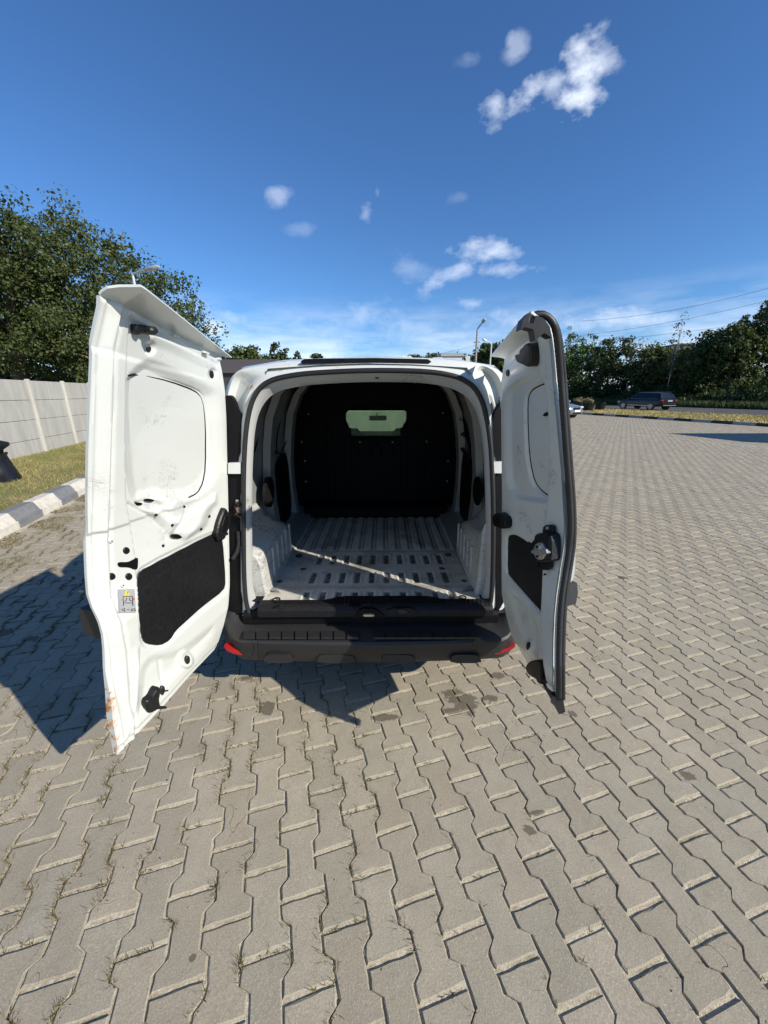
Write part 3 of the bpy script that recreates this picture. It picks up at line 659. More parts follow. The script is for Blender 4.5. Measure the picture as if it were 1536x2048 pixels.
featsL = [('poly', outer_rec, 30, -.018), ('poly', flat_rec, 3, -.004), ('fn', edge_steps_L, 0, 0),
          ('poly', [tuple(p) for p in rounded([(274, 1152), (288, 1130), (430, 1058), (456, 1060), (464, 1085), (466, 1170), (459, 1192), (412, 1226), (362, 1274), (345, 1294), (325, 1303), (292, 1300), (283, 1285), (277, 1235)], 1)], 8, -.006),
          ('poly', panelL, 3, -.012),
          ('poly', rounded([(262, 1005), (290, 998), (330, 1020), (345, 1035), (372, 1020), (395, 1008), (440, 975), (445, 1010), (430, 1020), (420, 1060), (380, 1082), (345, 1080), (325, 1050), (290, 1030)], 2), 18, .012),
          ('poly', rounded([(330, 1010), (352, 990), (372, 1003), (374, 1030), (352, 1058), (335, 1040)], 2), 10, .016), ('poly', rounded([(266, 1002), (320, 996), (334, 1014), (322, 1028), (285, 1022)], 2), 7, -.012),
          ('line', [(262, 1010), (300, 1030), (330, 1058), (338, 1078)], 4, -.006), ('line', [(374, 1030), (352, 1062), (350, 1075)], 5, -.008), ('line', [(408, 1010), (395, 1045), (372, 1075)], 9, .008),
          ('poly', ell(376, 1319, 18, 22), 9, .012), ('poly', rounded([(276, 690), (300, 640), (440, 712), (438, 752), (330, 700)], 2), 24, .008), ('line', [(262, 640), (350, 682), (440, 730)], 3.5, -.005),
          ('poly', rounded([(288, 1310), (360, 1300), (410, 1262), (440, 1240), (432, 1290), (330, 1385), (280, 1440), (268, 1420)], 2), 22, -.012),
          ('line', [(272, 1300), (276, 1330), (272, 1400), (262, 1450), (250, 1480)], 4, .004), ('line', [(328, 1320), (333, 1372)], 3, -.004), ('poly', ell(306, 697, 15, 17), 10, -.010), ('poly', ell(431, 749, 12, 14), 8, -.010), ('poly', ell(443, 716, 9, 8), 5, .010)]
left_door = dl.build(150, 430, featsL, M_['door'], thick=.022); left_door['label'] = 'large left rear door with black liner panel and rust at its lower corner'
dl.slab(panelL, -.034, -.013, M_['plastic'], 'liner_panel', bev=.0015, conform=True)
dl.wire([(262, 752), (300, 752), (356, 765), (402, 782), (418, 799), (424, 850), (424, 937), (416, 968), (402, 988), (380, 998)], .0025, .0024, M_['deepblack'], 'window_gasket')
for (x, y, r, o) in [(252, 1101, 6.6, -.002), (225, 1153, 6.8, -.002), (257, 1153, 6.8, -.002)]: dl.slab(ell(x, y, r, r*1.05), o, o+.006, M_['plastic'], 'rubber_plug', bev=.002)
for (x, y) in [(222, 1082), (243, 1170)]: dl.slab(ell(x, y, 4.2, 4.4), .0, .006, M_['paint'], 'screw', bev=.002); dl.slab(ell(x, y, 1.4, 1.5, 8), .006, .0068, M_['blackprint'], 'screw_hole')
dl.slab(rounded([(234, 1128), (237, 1124), (255, 1124), (262, 1121), (273, 1115), (275, 1118), (274, 1138), (268, 1139), (256, 1134), (237, 1134)], 1), -.006, .003, M_['deepblack'], 'latch_slot')
def dumbbell(cx, cy):
    return rounded([(cx-15, cy-8), (cx-10, cy-12), (cx-4, cy-6), (cx+3, cy-8), (cx+9, cy-10), (cx+15, cy-3), (cx+14, cy+5), (cx+6, cy+10), (cx-1, cy+5), (cx-7, cy+12), (cx-13, cy+7)], 2)
dl.slab(dumbbell(281, 659), -.002, .018, M_['rubber'], 'rubber_buffer', bev=.005, smooth=True)
dl.slab(ell(292, 660, 8, 9), .015, .040, M_['rubber'], 'buffer_knob', bev=.006, smooth=True)
dl.slab(ell(308.5, 700, 4, 7, 14, .15), -.004, .004, M_['rubber'], 'hole_plug', bev=.001); dl.slab(ell(431, 750, 3.4, 8, 14, -.1), -.004, .006, M_['deepblack'], 'hole_plug', bev=.001)
dl.slab(ell(283, 603, 6.5, 3, 14, .1), .0, .006, M_['deepblack'], 'hole_plug'); dl.slab(ell(448, 715, 4, 2.6), .012, .016, M_['deepblack'], 'hinge_hole')
for (x, y, a, b, an) in [(282, 1009, 9, 3, 0), (307, 1002, 9, 2.8, .05), (356, 1073, 10, 4.4, .05)]: dl.slab(ell(x, y, a, b, 16, an), .0, .006, M_['deepblack'], 'oval_hole')
for (x, y) in [(312, 1030), (366, 1013), (343, 1050), (420, 1033), (402, 1058), (330, 1092), (457, 1068)]: dl.slab(ell(x, y, 1.5, 2.6, 8, .2), .0, .006, M_['deepblack'], 'pin_hole')
hnd = rounded([(429, 1070), (432, 1052), (437, 1036), (445, 1016), (449, 1016), (458, 1030), (457, 1050), (449, 1068), (445, 1080), (439, 1077), (434, 1083)], 1)
dl.slab(hnd, -.002, .022, M_['plastic'], 'door_pull', bev=.006); dl.slab(rounded([(436, 1058), (446, 1026), (453, 1036), (451, 1050), (444, 1068)], 1), .022, .025, M_['deepblack'], 'door_pull_pad', bev=.002)
dl.slab(rounded([(287, 1414), (288, 1400), (300, 1391), (309, 1376), (315, 1372), (317, 1385), (314, 1398), (316, 1414), (305, 1423), (294, 1426)], 1), -.016, .018, M_['plastic'], 'lower_latch', bev=.006, smooth=True)
hh_ = dl.height(305, 1405); MB().tube([dl.pt(306, 1413)+dl.n*(hh_+.008), dl.pt(316, 1414)+dl.n*(hh_+.010), dl.pt(327, 1414)+dl.n*(hh_+.012)], [.006, .006, .005], 10).build('latch_pin', M_['plastic'], left_door, True, 50)
dl.slab(ell(327, 1382, 4.5, 10, 14, .2), -.014, .004, M_['rubber'], 'bump_stop', bev=.002); MB().tube([dl.pt(329, 1382, .0), dl.pt(336, 1381, .006)], .0032, 8).build('bump_stop_pin', M_['rubber'], left_door, True)
dl.slab(ell(376, 1320, 3.8, 8.5, 14, .1), .0, .010, M_['rubber'], 'hole_plug', bev=.002)
# warning sticker
hst = dl.height(252, 1200); st = dl.slab([(235, 1179), (267, 1178), (270, 1224), (238, 1225)], -.002, .0045, M_['sticker'], 'warning_sticker', 'grey warning sticker with a yellow triangle and red arrows')
dl.flat([(250, 1180), (256.5, 1190), (245.5, 1190)], .005, M_['yellow'], 'warning_triangle')
dl.flat([(250.8, 1182.5), (251.9, 1182.5), (251.6, 1187), (251, 1187)], .0058, M_['blackprint'], 'exclamation_mark', .002); dl.flat(ell(251.4, 1188.6, .6, .6, 6), .0058, M_['blackprint'], 'exclamation_dot', .002)
def pline(pts, w, mat, name, off=.0052):
    m = MB()
    for a, b in zip(pts[:-1], pts[1:]):
        a = np.array(a, float); b = np.array(b, float); d = (b-a)/np.linalg.norm(b-a); q = np.array([-d[1], d[0]])*w/2
        m.prism([dl.pt(*p, 0.)+dl.n*(hst+.0055) for p in (a-q, b-q, b+q, a+q)], dl.n*0, dl.n*.0006)
    return m.build(name, mat, left_door)
pline([(244, 1211), (243, 1192), (262, 1192), (263, 1211)], .9, M_['blackprint'], 'door_pictogram'); pline([(243.5, 1205), (262.5, 1205)], .8, M_['blackprint'], 'pictogram_line')
pline([(245, 1202), (249, 1201), (250.5, 1197), (249.5, 1194.5)], .9, M_['blackprint'], 'pictogram_arc'); pline([(261, 1201), (257, 1200), (256, 1197), (257, 1194.5)], .9, M_['blackprint'], 'pictogram_arc')
dl.flat([(236.5, 1198), (241.5, 1195), (241.5, 1201.5)], .005, M_['redprint'], 'red_arrow'); dl.flat([(268, 1197), (263.5, 1194.5), (263.7, 1200.5)], .005, M_['redprint'], 'red_arrow')
pline([(239.5, 1219), (246, 1215.5), (247, 1222), (239.5, 1219)], .7, M_['blackprint'], 'direction_mark'); pline([(251, 1218.5), (256, 1218.5)], .8, M_['blackprint'], 'direction_mark')
pline([(259, 1221), (261, 1217), (266, 1216.5), (268, 1220), (259, 1221)], .8, M_['blackprint'], 'van_mark')
# roof lip on top of the left door
def lip(door, top_pts, lip_pts, name, mat, bulge=.03, th=.012, rows=10):
    A = [np.array(p) for p in top_pts]; B = [np.array(p) for p in lip_pts]
    def resample(P, n):
        P = np.array(P); d = np.r_[0, np.cumsum(np.linalg.norm(np.diff(P, axis=0), axis=1))]; t = np.linspace(0, d[-1], n); return np.stack([np.interp(t, d, P[:, i]) for i in range(3)], 1)
    n = 40; a = resample(A, n); b = resample(B, n); rings = []
    for k_ in range(rows+1):
        t = k_/rows; up = np.array([0, 0, 1.])*bulge*math.sin(math.pi*t**.7)*(1-.0*t) + door.n*0; rings.append(a*(1-t)+b*t+up)
    top = [r_ + np.array([0, 0, th]) + (-door.n*th*.4) for r_ in rings[::-1]]
    allr = rings+top+[rings[0]]; m = MB(); V = [p for r_ in allr for p in r_]
    F = [(i*n+k_, i*n+k_+1, (i+1)*n+k_+1, (i+1)*n+k_) for i in range(len(allr)-1) for k_ in range(n-1)]
    m.add(V, F)
    for e in (0, n-1):
        for i in range(rows): m.add([rings[i][e], rings[i+1][e], top[rows-i-1][e], top[rows-i][e]], [(0, 1, 2, 3)])
    return m.build(name, mat, door.root, True, 50)
tl = dl.curve(dl.h, 1.0); tf = dl.curve(dl.f, 1.0)
top_edge = [tf-dl.n*.03, lerp(tf, tl, .12)-dl.n*.004, lerp(tf, tl, .3), lerp(tf, tl, .6), tl]
lip_edge = [U(216, 577, .98), U(240, 574, .985), U(285, 574, .99), U(330, 609, 1.12), U(375, 645, 1.29), U(425, 685, 1.56), U(464, 716, 1.84)]
lip(dl, dl.top, lip_edge, 'roof_lip', M_['paint'], .002, .005)
MB().loft([[U(207, 592, .98), U(226, 577, .98)], [U(232, 606, .99), U(285, 575, .99)]], closed=False)
for x0, y0 in ((435, 683), (368, 656)):
    pass
for x, y in [(351, 671), (411, 704)]: dl.slab([(x-5, y-3), (x+5, y+1), (x+5, y+5), (x-5, y+1)], 0, .016, M_['paint'], 'lip_clip', bev=.002)
# outer handle strip
def strip3(door, v0, v1, u0, u1, name, pr=.085):
    m = MB(); R = []
    for u_ in np.linspace(u0, u1, 10):
        q = [door.at(u_, v1)-door.n*.04, door.at(u_, v1-.004)-door.n*pr, door.at(u_, (v0+v1)/2)-door.n*(pr+.008), door.at(u_, v0)-door.n*(pr+.004), door.at(u_, v0-.002)-door.n*.04]; R.append(q)
    return m.loft(R, caps=True).build(name, M_['grey_plastic'], door.root, False)
strip3(dl, .315, .385, .12, .97, 'handle_garnish', .105)

# ---------------- small right door
RF = [(1112, 1400, 1.050), (1112, 1340, 1.050), (1112, 1290, 1.080), (1114, 1230, 1.110), (1118, 1190, 1.130), (1125, 1140, 1.155), (1133, 1095, 1.170), (1136, 1050, 1.175), (1133, 1000, 1.180), (1130, 940, 1.180), (1122, 850, 1.175), (1114, 760, 1.165), (1110, 700, 1.140), (1106, 668, 1.127), (1098, 650, 1.120)]
RH = [(1062, 1350, 1.366), (1048, 1328, 1.426), (1032, 1300, 1.506), (1019, 1262, 1.566), (1009, 1225, 1.586), (1001, 1185, 1.616), (1000, 1100, 1.636), (1001, 1000, 1.666), (1000, 900, 1.686), (1000, 800, 1.706), (1003, 752, 1.716), (1006, 730, 1.721), (1007, 719, 1.726)]
dr = Door(RF, RH, 1)
recR = rounded([(1006, 860), (1006, 790), (1018, 772), (1045, 754), (1072, 744), (1086, 752), (1100, 800), (1104, 870), (1102, 960), (1098, 1010), (1060, 1006), (1030, 1000), (1012, 975), (1007, 930)], 1)
recR2 = rounded([(1038, 870), (1037, 800), (1044, 780), (1062, 766), (1094, 757), (1104, 800), (1104, 990), (1092, 1003), (1070, 992), (1053, 973), (1042, 930)], 1)
panelR = rounded([(1009.6, 1081), (1012, 1070), (1025, 1067.5), (1040, 1075), (1054, 1085.5), (1078, 1100), (1085, 1112), (1086, 1126), (1083, 1222), (1079, 1226), (1072, 1221), (1016, 1157), (1009, 1146)], 1)
def edge_steps_R(P, u, v):
    h = np.zeros(len(P)); x = P[:, 0]; y = P[:, 1]
    h += -.012*(1-smooth01(u/.03)); fr = np.interp(y, [675, 740, 800, 870, 1000, 1060, 1150, 1250, 1330, 1400], [1082, 1090, 1101, 1105, 1101, 1094, 1090, 1086, 1092, 1105])
    h += .014*smooth01((x-fr+5)/8); h += -.016*(1-smooth01((v-.02)/.03)); return h
featsR = [('poly', recR, 12, -.018), ('poly', recR2, 5, -.009), ('fn', edge_steps_R, 0, 0), ('poly', rounded([(1005, 1078), (1010, 1064), (1028, 1061), (1056, 1080), (1083, 1098), (1090, 1115), (1087, 1232), (1070, 1228), (1012, 1164), (1004, 1148)], 1), 6, -.005), ('poly', panelR, 2.5, -.010),
          ('poly', rounded([(1018, 1185), (1040, 1195), (1080, 1245), (1082, 1330), (1050, 1290), (1025, 1240)], 2), 12, -.010), ('line', [(1010, 735), (1040, 705), (1078, 682)], 3, -.004), ('poly', ell(1058, 1292, 10, 16), 7, .006)]
right_door = dr.build(90, 400, featsR, M_['door2'], thick=.022, umax=.96, wrap=.13); right_door['label'] = 'narrow right rear door with latch and black rubber edge seal'
dr.slab(panelR, -.036, -.011, M_['plastic'], 'liner_panel', bev=.001, conform=True)
dr.wire([(1085.6, 764), (1063, 773), (1050, 781), (1043.5, 794), (1042.5, 825), (1044.6, 887), (1048.7, 928), (1057, 965), (1071, 984), (1092, 998)], .0, .0026, M_['deepblack'], 'window_gasket')
dr.slab(rounded([(1074, 832), (1077, 827), (1086, 824), (1090, 826), (1084, 831), (1078, 834)], 1), -.002, .007, M_['deepblack'], 'torn_patch')
dr.slab(rounded([(1055, 1079), (1059, 1074), (1064, 1076), (1069, 1092), (1074, 1112), (1073, 1134), (1061, 1135), (1057, 1110)], 1), -.016, .014, M_['plastic'], 'pull_strap', bev=.004)
dr.slab(rounded([(998, 1030), (1003, 1025), (1012, 1024), (1025, 1036), (1024, 1056), (1010, 1056), (999, 1050)], 1), -.01, .034, M_['plastic'], 'hinge_stop', bev=.005); dr.slab(rounded([(1001, 1034), (1008, 1029), (1014, 1040), (1010, 1050), (1002, 1046)], 1), .034, .040, M_['deepblack'], 'hinge_stop_pad', bev=.002)
dr.slab(rounded([(1046, 712), (1048, 708), (1056, 708), (1056, 697), (1064, 693), (1070, 685), (1077, 687), (1079, 700), (1079, 728), (1073, 734), (1060, 728), (1050, 724)], 1), -.004, .032, M_['rubber'], 'rubber_buffer', bev=.006)
for (x, y, a, b) in [(1016, 746, 2.8, 7), (1058, 1292, 2.6, 8)]: dr.slab(ell(x, y, a, b), -.003, .004, M_['deepblack'], 'hole_plug', bev=.001)
dr.slab(rounded([(1061, 1332), (1066, 1322), (1080, 1318), (1091, 1320), (1094, 1332), (1093, 1344), (1095, 1358), (1093, 1368), (1087, 1366), (1084, 1358), (1074, 1352), (1064, 1344)], 1), -.02, .026, M_['deepblack'], 'lower_latch', bev=.006)
dr.slab(rounded([(1103, 1048), (1122, 1048), (1122, 1067), (1101, 1067)], 1), .010, .018, M_['plastic'], 'latch_plate', bev=.002); dr.slab(rounded([(1098, 1118), (1117, 1118), (1116, 1138), (1098, 1138)], 1), .010, .018, M_['plastic'], 'latch_plate', bev=.002)
dr.slab(ell(1112.5, 1054, 3, 3.4), .018, .021, M_['steel'], 'latch_screw', bev=.001)
dr.slab(rounded([(1095, 1068), (1102, 1063), (1124, 1063), (1131, 1070), (1131, 1114), (1126, 1121), (1102, 1121), (1095, 1114)], 1), .008, .040, M_['plastic'], 'latch_body', bev=.006)
dr.slab(rounded([(1076, 1086), (1084, 1076), (1096, 1069), (1096, 1120), (1088, 1119), (1080, 1100)], 1), -.01, .034, M_['plastic'], 'latch_cover', bev=.005)
dr.slab(rounded([(1106, 1082), (1117, 1080), (1122, 1088), (1129, 1096), (1131, 1102), (1125, 1105), (1120, 1114), (1110, 1116), (1104, 1108), (1098, 1102), (1099, 1094)], 1), .040, .050, M_['steel'], 'latch_striker', bev=.002)
dr.slab(ell(1112, 1089, 6, 6), .050, .055, M_['steel'], 'latch_pivot', bev=.002); dr.slab(ell(1112, 1089, 2.6, 2.6), .055, .057, M_['deepblack'], 'latch_pivot_hole'); dr.slab(ell(1111, 1108, 5, 4.4), .050, .053, M_['steel'], 'latch_pivot', bev=.001); dr.slab(ell(1111, 1108, 2.4, 2.2), .053, .055, M_['deepblack'], 'latch_pivot_hole')
dr.slab([(1098, 1096), (1129, 1094), (1131, 1101), (1098, 1102)], .050, .054, M_['steel'], 'latch_arm', bev=.001)
dr.slab(ell(1103, 1147, 1.6, 1.8, 8), .012, .014, M_['deepblack'], 'pin_hole')
# edge seals of the right door: two rubber beads run down its free edge
def fdep(b): return float(np.interp(b, [p[1] for p in RF[::-1]], [p[2] for p in RF[::-1]]))
def seal(pts, y, r, name):
    P = [U(a, b, fdep(b)+y) for a, b in rline(pts, 2)]
    # dense ribs
    Q = []
    P = np.array(P); d = np.r_[0, np.cumsum(np.linalg.norm(np.diff(P, axis=0), axis=1))]; t = np.arange(0, d[-1], .007)
    P = np.stack([np.interp(t, d, P[:, i]) for i in range(3)], 1)
    R = [r*(1+.07*(i % 2)) for i in range(len(P))]
    return MB().tube(list(P), R, 8).build(name, M_['rubber'], right_door, True, 80)
seal([(1070, 630), (1084, 628), (1097, 634), (1108, 648), (1114, 672), (1120, 740), (1127, 830), (1134, 925), (1140, 1000), (1142, 1050), (1139, 1096), (1131, 1145), (1124, 1190), (1120, 1235), (1118, 1300), (1118, 1395)], -.014, .0092, 'inner_seal')
seal([(1084, 632), (1098, 634), (1111, 650), (1119, 680), (1126, 740), (1133, 830), (1140, 925), (1146, 1000), (1148, 1050), (1146, 1096), (1138, 1145), (1131, 1190), (1127, 1235), (1125, 1300), (1125, 1400)], -.002, .0088, 'outer_seal')
# strip of outer skin that shows past the seal
def skin_piece(pts, y):
    m = MB(); m.prism([U(a, b, y) for a, b in pts], np.array([-.0, 0, 0]), np.array([.0, .03, 0])); return m.build('outer_skin', M_['paint'], right_door, True, 40)
skin_piece(rounded([(1138, 960), (1147, 985), (1152, 1030), (1151, 1120), (1148, 1158), (1134, 1172), (1138, 1100)], 1), 1.18); skin_piece(rounded([(1122, 1300), (1128, 1304), (1132, 1325), (1130, 1342), (1122, 1350)], 1), 1.09)
strip3(dr, .26, .325, .2, .93, 'handle_garnish')
tlr = dr.curve(dr.h, 1.0); tfr = dr.curve(dr.f, 1.0)
lip(dr, dr.top, [U(1062, 626, 1.08), U(1047, 634, 1.14), U(1015, 672, 1.36), U(981, 713, 1.80)], 'roof_lip', M_['paint'], .002, .005)
MB().prism([U(a, b, 1.05) for a, b in rounded([(1055, 633), (1068, 621), (1066, 640), (1075, 644), (1082, 626), (1097, 632), (1110, 650), (1114, 672), (1098, 662), (1080, 678), (1076, 655), (1058, 650), (1050, 656)], 0)], np.array([0, .03, 0]), np.array([0, .07, 0])).build('torn_corner_trim', M_['rubber'], right_door)
MB().prism([U(a, b, 1.05) for a, b in [(1088, 1374), (1094, 1372), (1102, 1388), (1112, 1396), (1126, 1398), (1131, 1424), (1118, 1429)]], np.array([0, 0, 0]), np.array([0, .03, 0])).build('lower_corner_trim', M_['grey_plastic'], right_door)

# ---------------- rear frame of the body
K = .075
inner = [(515, 1246), (501, 1232), (492, 1205), (488, 1150), (487, 1050), (487, 950), (490, 880), (496, 830), (505, 797), (521, 771), (547, 756), (600, 746), (680, 741), (750, 739), (830, 740), (880, 744), (920, 753), (948, 770), (966, 800), (977, 850), (983, 900), (987, 1000), (987, 1100), (985, 1170), (982, 1205), (972, 1230), (955, 1246)]
outer = [(470, 1262), (462, 1240), (455, 1200), (446, 1150), (441, 1050), (441, 950), (444, 880), (447, 830), (452, 786), (462, 753), (484, 736), (592, 723), (680, 717), (750, 715), (830, 716), (880, 718), (950, 725), (984, 733), (1003, 752), (1014, 800), (1022, 870), (1028, 1000), (1028, 1100), (1026, 1170), (1020, 1205), (1008, 1240), (998, 1262)]
I3 = [UL(x, y, 1.705, K) for x, y in inner]; O3 = [UL(x, y, 1.755, K) for x, y in outer]
I3r = rline(I3, 2); O3r = rline(O3, 2); m = MB()
def gut(a): return smooth01((abs(a[0]-XC)-.40)/.10)*smooth01((a[2]-1.28)/.12)
m1 = [a*.80+b*.20+np.array([0, -.006, 0]) for a, b in zip(I3r, O3r)]; m2 = [a*.58+b*.42+np.array([0, -.006+.045*gut(a), 0]) for a, b in zip(I3r, O3r)]; m3 = [a*.25+b*.75+np.array([0, -.004+.040*gut(a), 0]) for a, b in zip(I3r, O3r)]; m4 = [a*.08+b*.92+np.array([0, -.004, 0]) for a, b in zip(I3r, O3r)]
m.loft([I3r, m1, m2, m3, m4, O3r], closed=False)
rf = white_paint('rear_frame_paint', WHITE, .45, [(*UL(500, 772, 1.72, K), .022, .7)])
rear_frame = m.build('rear_frame', rf, van, True, 50)
cen = np.array([XC, 0, 1.1]); zc = 1.12
def shrink(P, dx, dz, dy):
    Q = []
    for p in P:
        q = p.copy(); q[0] += -np.sign(p[0]-XC)*dx*min(1, abs(p[0]-XC)/.45); q[2] += -np.sign(p[2]-zc)*dz*smooth01((abs(p[2]-zc)-.25)/.3); q[1] += dy; Q.append(q)
    return Q
J = [I3r, shrink(I3r, .010, .010, .003), shrink(I3r, .020, .022, .012), shrink(I3r, .027, .034, .030), shrink(I3r, .027, .05, .045), shrink(I3r, .0, .05, .055)]
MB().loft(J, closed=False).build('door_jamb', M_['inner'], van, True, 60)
Sx = shrink(I3r, .004, .004, -.012)
MB().tube([p for p in Sx], .011, 10).build('opening_seal', M_['rubber'], van, True, 80)
MB().prism([UL(x, y, 1.742, K) for x, y in [(603, 723.5), (610, 718.5), (750, 716.5), (855, 719), (862, 724), (858, 727), (750, 724.5), (606, 727.5)]], np.array([0, -.02, 0]), np.array([0, .02, 0])).build('brake_light_bar', M_['deepblack'], van)
for pts in [(754, 753, 4.6, 5)]: MB().prism([UL(x, y, 1.735, K)+np.array([0, .0, 0]) for x, y in ell(*pts)], np.array([0, -.004, 0]), np.array([0, .01, 0])).build('rubber_plug', M_['rubber'], van)
MB().prism([UL(x, y, 1.75, K) for x, y in rounded([(806, 750), (812, 747), (824, 748), (825, 755), (818, 759), (807, 758)], 1)], np.array([0, -.006, 0]), np.array([0, .012, 0])).build('lamp_cover', M_['plastic'], van)

# ---------------- body shell lofted from tail to nose
def outline(hw, zt, zs=.30, tum=.0, n=0):
    # half outline from sill to roof centre, (half width, z)
    b = [(hw-.04, zs), (hw-.005, zs+.12), (hw+.01, .62), (hw+.01, .92), (hw-.01, 1.10), (hw-.045-tum*.4, zt-.46), (hw-.10-tum*.8, zt-.24), (hw-.155-tum, zt-.10), (hw-.22-tum, zt-.045), (hw-.42-tum, zt-.015), (0, zt)]
    return b
def ring(y, hw, zt, zs=.30, tum=0.):
    b = outline(hw, zt, zs, tum); L_ = [np.array([XC-x, y, z]) for x, z in b]; R_ = [np.array([XC+x, y, z]) for x, z in b[:-1]][::-1]; return L_+R_
st_ = [(1.86, .80, 1.725), (2.05, .845, 1.745), (2.4, .868, 1.775), (3.0, .875, 1.80), (3.9, .875, 1.81), (4.35, .872, 1.775)]
rings = [ring(y, h, z) for y, h, z in st_]
body = MB(); r0 = [p for p in ring(1.86, .80, 1.725)]
body.loft(rings, closed=False)
# tail rim from the rear frame out to the shell
bl = body.build('body_shell', M_['paint'], van, True, 40)
of = [p for p in O3r]
def resamp(P, n):
    P = np.array(P); d = np.r_[0, np.cumsum(np.linalg.norm(np.diff(P, axis=0), axis=1))]; t = np.linspace(0, d[-1], n); return np.stack([np.interp(t, d, P[:, i]) for i in range(3)], 1)
r0s = [p for p in r0]
def ang_match(A, B):                                  # pair ring points by their direction from the middle of the tail
    c = np.array([XC, 1.1]); ga = lambda P: np.unwrap(np.array([math.atan2(p[0]-c[0], -(p[2]-c[1])) for p in P]))
    a = ga(A); b = ga(B); B = np.array(B)
    o = np.argsort(b); return np.stack([np.interp(a, b[o], B[o, i]) for i in range(3)], 1)
tail = ang_match(of, resamp(r0s, 160))
MB().loft([of, list(np.array(of)*.5+tail*.5+np.array([0, -.004, 0])), list(tail)], closed=False).build('tail_corner', M_['paint'], van, True, 60)
# cab: roof slope, windscreen, bonnet
nose = [(4.35, .872, 1.775, .9), (4.7, .86, 1.60, .9), (5.02, .855, 1.30, .86), (5.25, .85, 1.08, .5), (5.75, .83, .96, .3), (6.0, .76, .84, .2), (6.12, .66, .62, .1), (6.14, .6, .42, .1)]
def ring2(y, hw, zt):
    b = [(hw-.04, .30), (hw, .42), (hw+.005, min(.62, zt-.10)), (hw, min(.92, zt-.07)), (hw-.01, min(1.04, zt-.05)), (hw-.03-.09*max(0, zt-1.1), zt-.04), (hw-.14-.10*max(0, zt-1.1), zt-.012), (hw-.4, zt), (0, zt+.0)]
    L_ = [np.array([XC-x, y, z]) for x, z in b]; R_ = [np.array([XC+x, y, z]) for x, z in b[:-1]][::-1]; return L_+R_
rg = [ring2(y, h, z) for y, h, z, _ in nose]; mcount = len(rg[0]); bodyF = MB(); wsF = MB(); sideF = {4: MB(), 11: MB()}
for i in range(len(rg)-1):
    for k_ in range(mcount-1):
        q = [rg[i][k_], rg[i][k_+1], rg[i+1][k_+1], rg[i+1][k_]]
        if i < 3 and 6 <= k_ <= 9: wsF.add(q, [(0, 1, 2, 3)])
        elif i < 3 and k_ in (4, 11): sideF[k_].add(q, [(0, 1, 2, 3)])
        else: bodyF.add(q, [(0, 1, 2, 3)])
bodyF.add(rg[-1], [tuple(range(mcount))]); bodyF.build('nose', M_['paint'], van, True, 40); wsF.build('windscreen', M_['windscreen'], van, True); [q_.build('side_window', M_['windscreen'], van, True) for q_ in sideF.values()]
# exterior details that show from the side
for sx in (-1, 1):
    MB().loft([[np.array([XC+sx*x, y, z]) for x, z in ((.80, .32), (.885, .34), (.893, .52), (.886, .56), (.80, .56))] for y in (1.95, 2.1, 3.0, 4.0, 5.0, 5.9)], caps=True).build('sill_cladding', M_['grey_plastic'], van)
    for wy in (2.55, 5.36):
        w = MB().lathe((XC+sx*.80, wy, .315), (sx, 0, 0), [(.20, -.09), (.30, -.09), (.315, -.06), (.315, .06), (.30, .085), (.20, .085), (.20, -.09)], 28).build('tyre', M_['rubber'], van, True, 50)
        WORLD[w.name] = Matrix.Identity(4); MB().lathe((XC+sx*.80, wy, .315), (sx, 0, 0), [(.20, .06), (.17, .075), (.06, .05), (.05, .09), (0, .092)], 24).build('wheel_rim', M_['steel'], w, True, 50)
        MB().lathe((XC+sx*.862, wy, .33), (sx, 0, 0), [(.33, .0), (.37, .018), (.395, .018), (.41, .0)], 30).build('wheel_arch_trim', M_['grey_plastic'], van)
    MB().box((XC+sx*.98, 4.75, 1.12), (.09, .05, .08), bev=.03).build('wing_mirror', M_['deepblack'], van, True)
    MB().box((XC+sx*.881, 3.55, 1.02), (.006, .55, .012), bev=.004).build('door_track', M_['deepblack'], van)
MB().tube([(XC+.02, 3.6, 1.8), (XC+.015, 3.62, 1.84), (XC+.012, 3.6, 1.875)], .003, 6).build('roof_antenna', M_['deepblack'], van)
for x in (-.42, -.22, .22, .42):
    MB().box((XC+x, 3.2, 1.797-abs(x)*.04), (.035, .55, .007), bev=.005).build('roof_rib', M_['paint'], van, True)

# lamps, channels and hinges between doors and opening
def onframe(pts, y0, a, b, name, mat, parent=van, rnd=1):
    P = [UL(x, y, y0, K) for x, y in (rounded(pts, rnd) if rnd else pts)]; return MB().prism(P, np.array([0, a, 0]), np.array([0, b, 0])).build(name, mat, parent)
onframe([(448, 792), (463, 790), (471, 802), (477, 822), (484, 832), (482, 925), (448, 925)], 1.715, -.01, .02, 'tail_lamp', M_['deepblack'])
onframe([(470, 905), (474, 888), (478, 900), (480, 922), (470, 922)], 1.72, -.01, .01, 'lamp_bracket', M_['plastic'])
onframe([(452, 947), (485, 947), (486, 965), (482, 990), (482, 1180), (486, 1200), (484, 1225), (452, 1225)], 1.712, -.006, .02, 'hinge_channel', M_['deepblack'], rnd=0)
onframe([(461, 924), (485, 923), (485, 945), (461, 945)], 1.715, -.03, .02, 'hinge_block', M_['paint'], rnd=0)
onframe([(482, 828), (486, 830), (486, 924), (481, 924)], 1.768, -.004, .02, 'channel_trim', M_['deepblack'], rnd=0)
MB().tube([UL(474, 1002, 1.69, K), UL(470, 1014, 1.69, K), UL(476, 1024, 1.69, K), UL(470, 1030, 1.69, K)], .003, 6).build('hinge_spring', M_['bronze'], van)
for y in (1008, 1030): MB().lathe(UL(477, y, 1.70, K), (0, -1, 0), [(.010, -.01), (.010, .02), (.006, .024), (0, .024)], 10).build('hinge_bolt', M_['deepblack'], van)
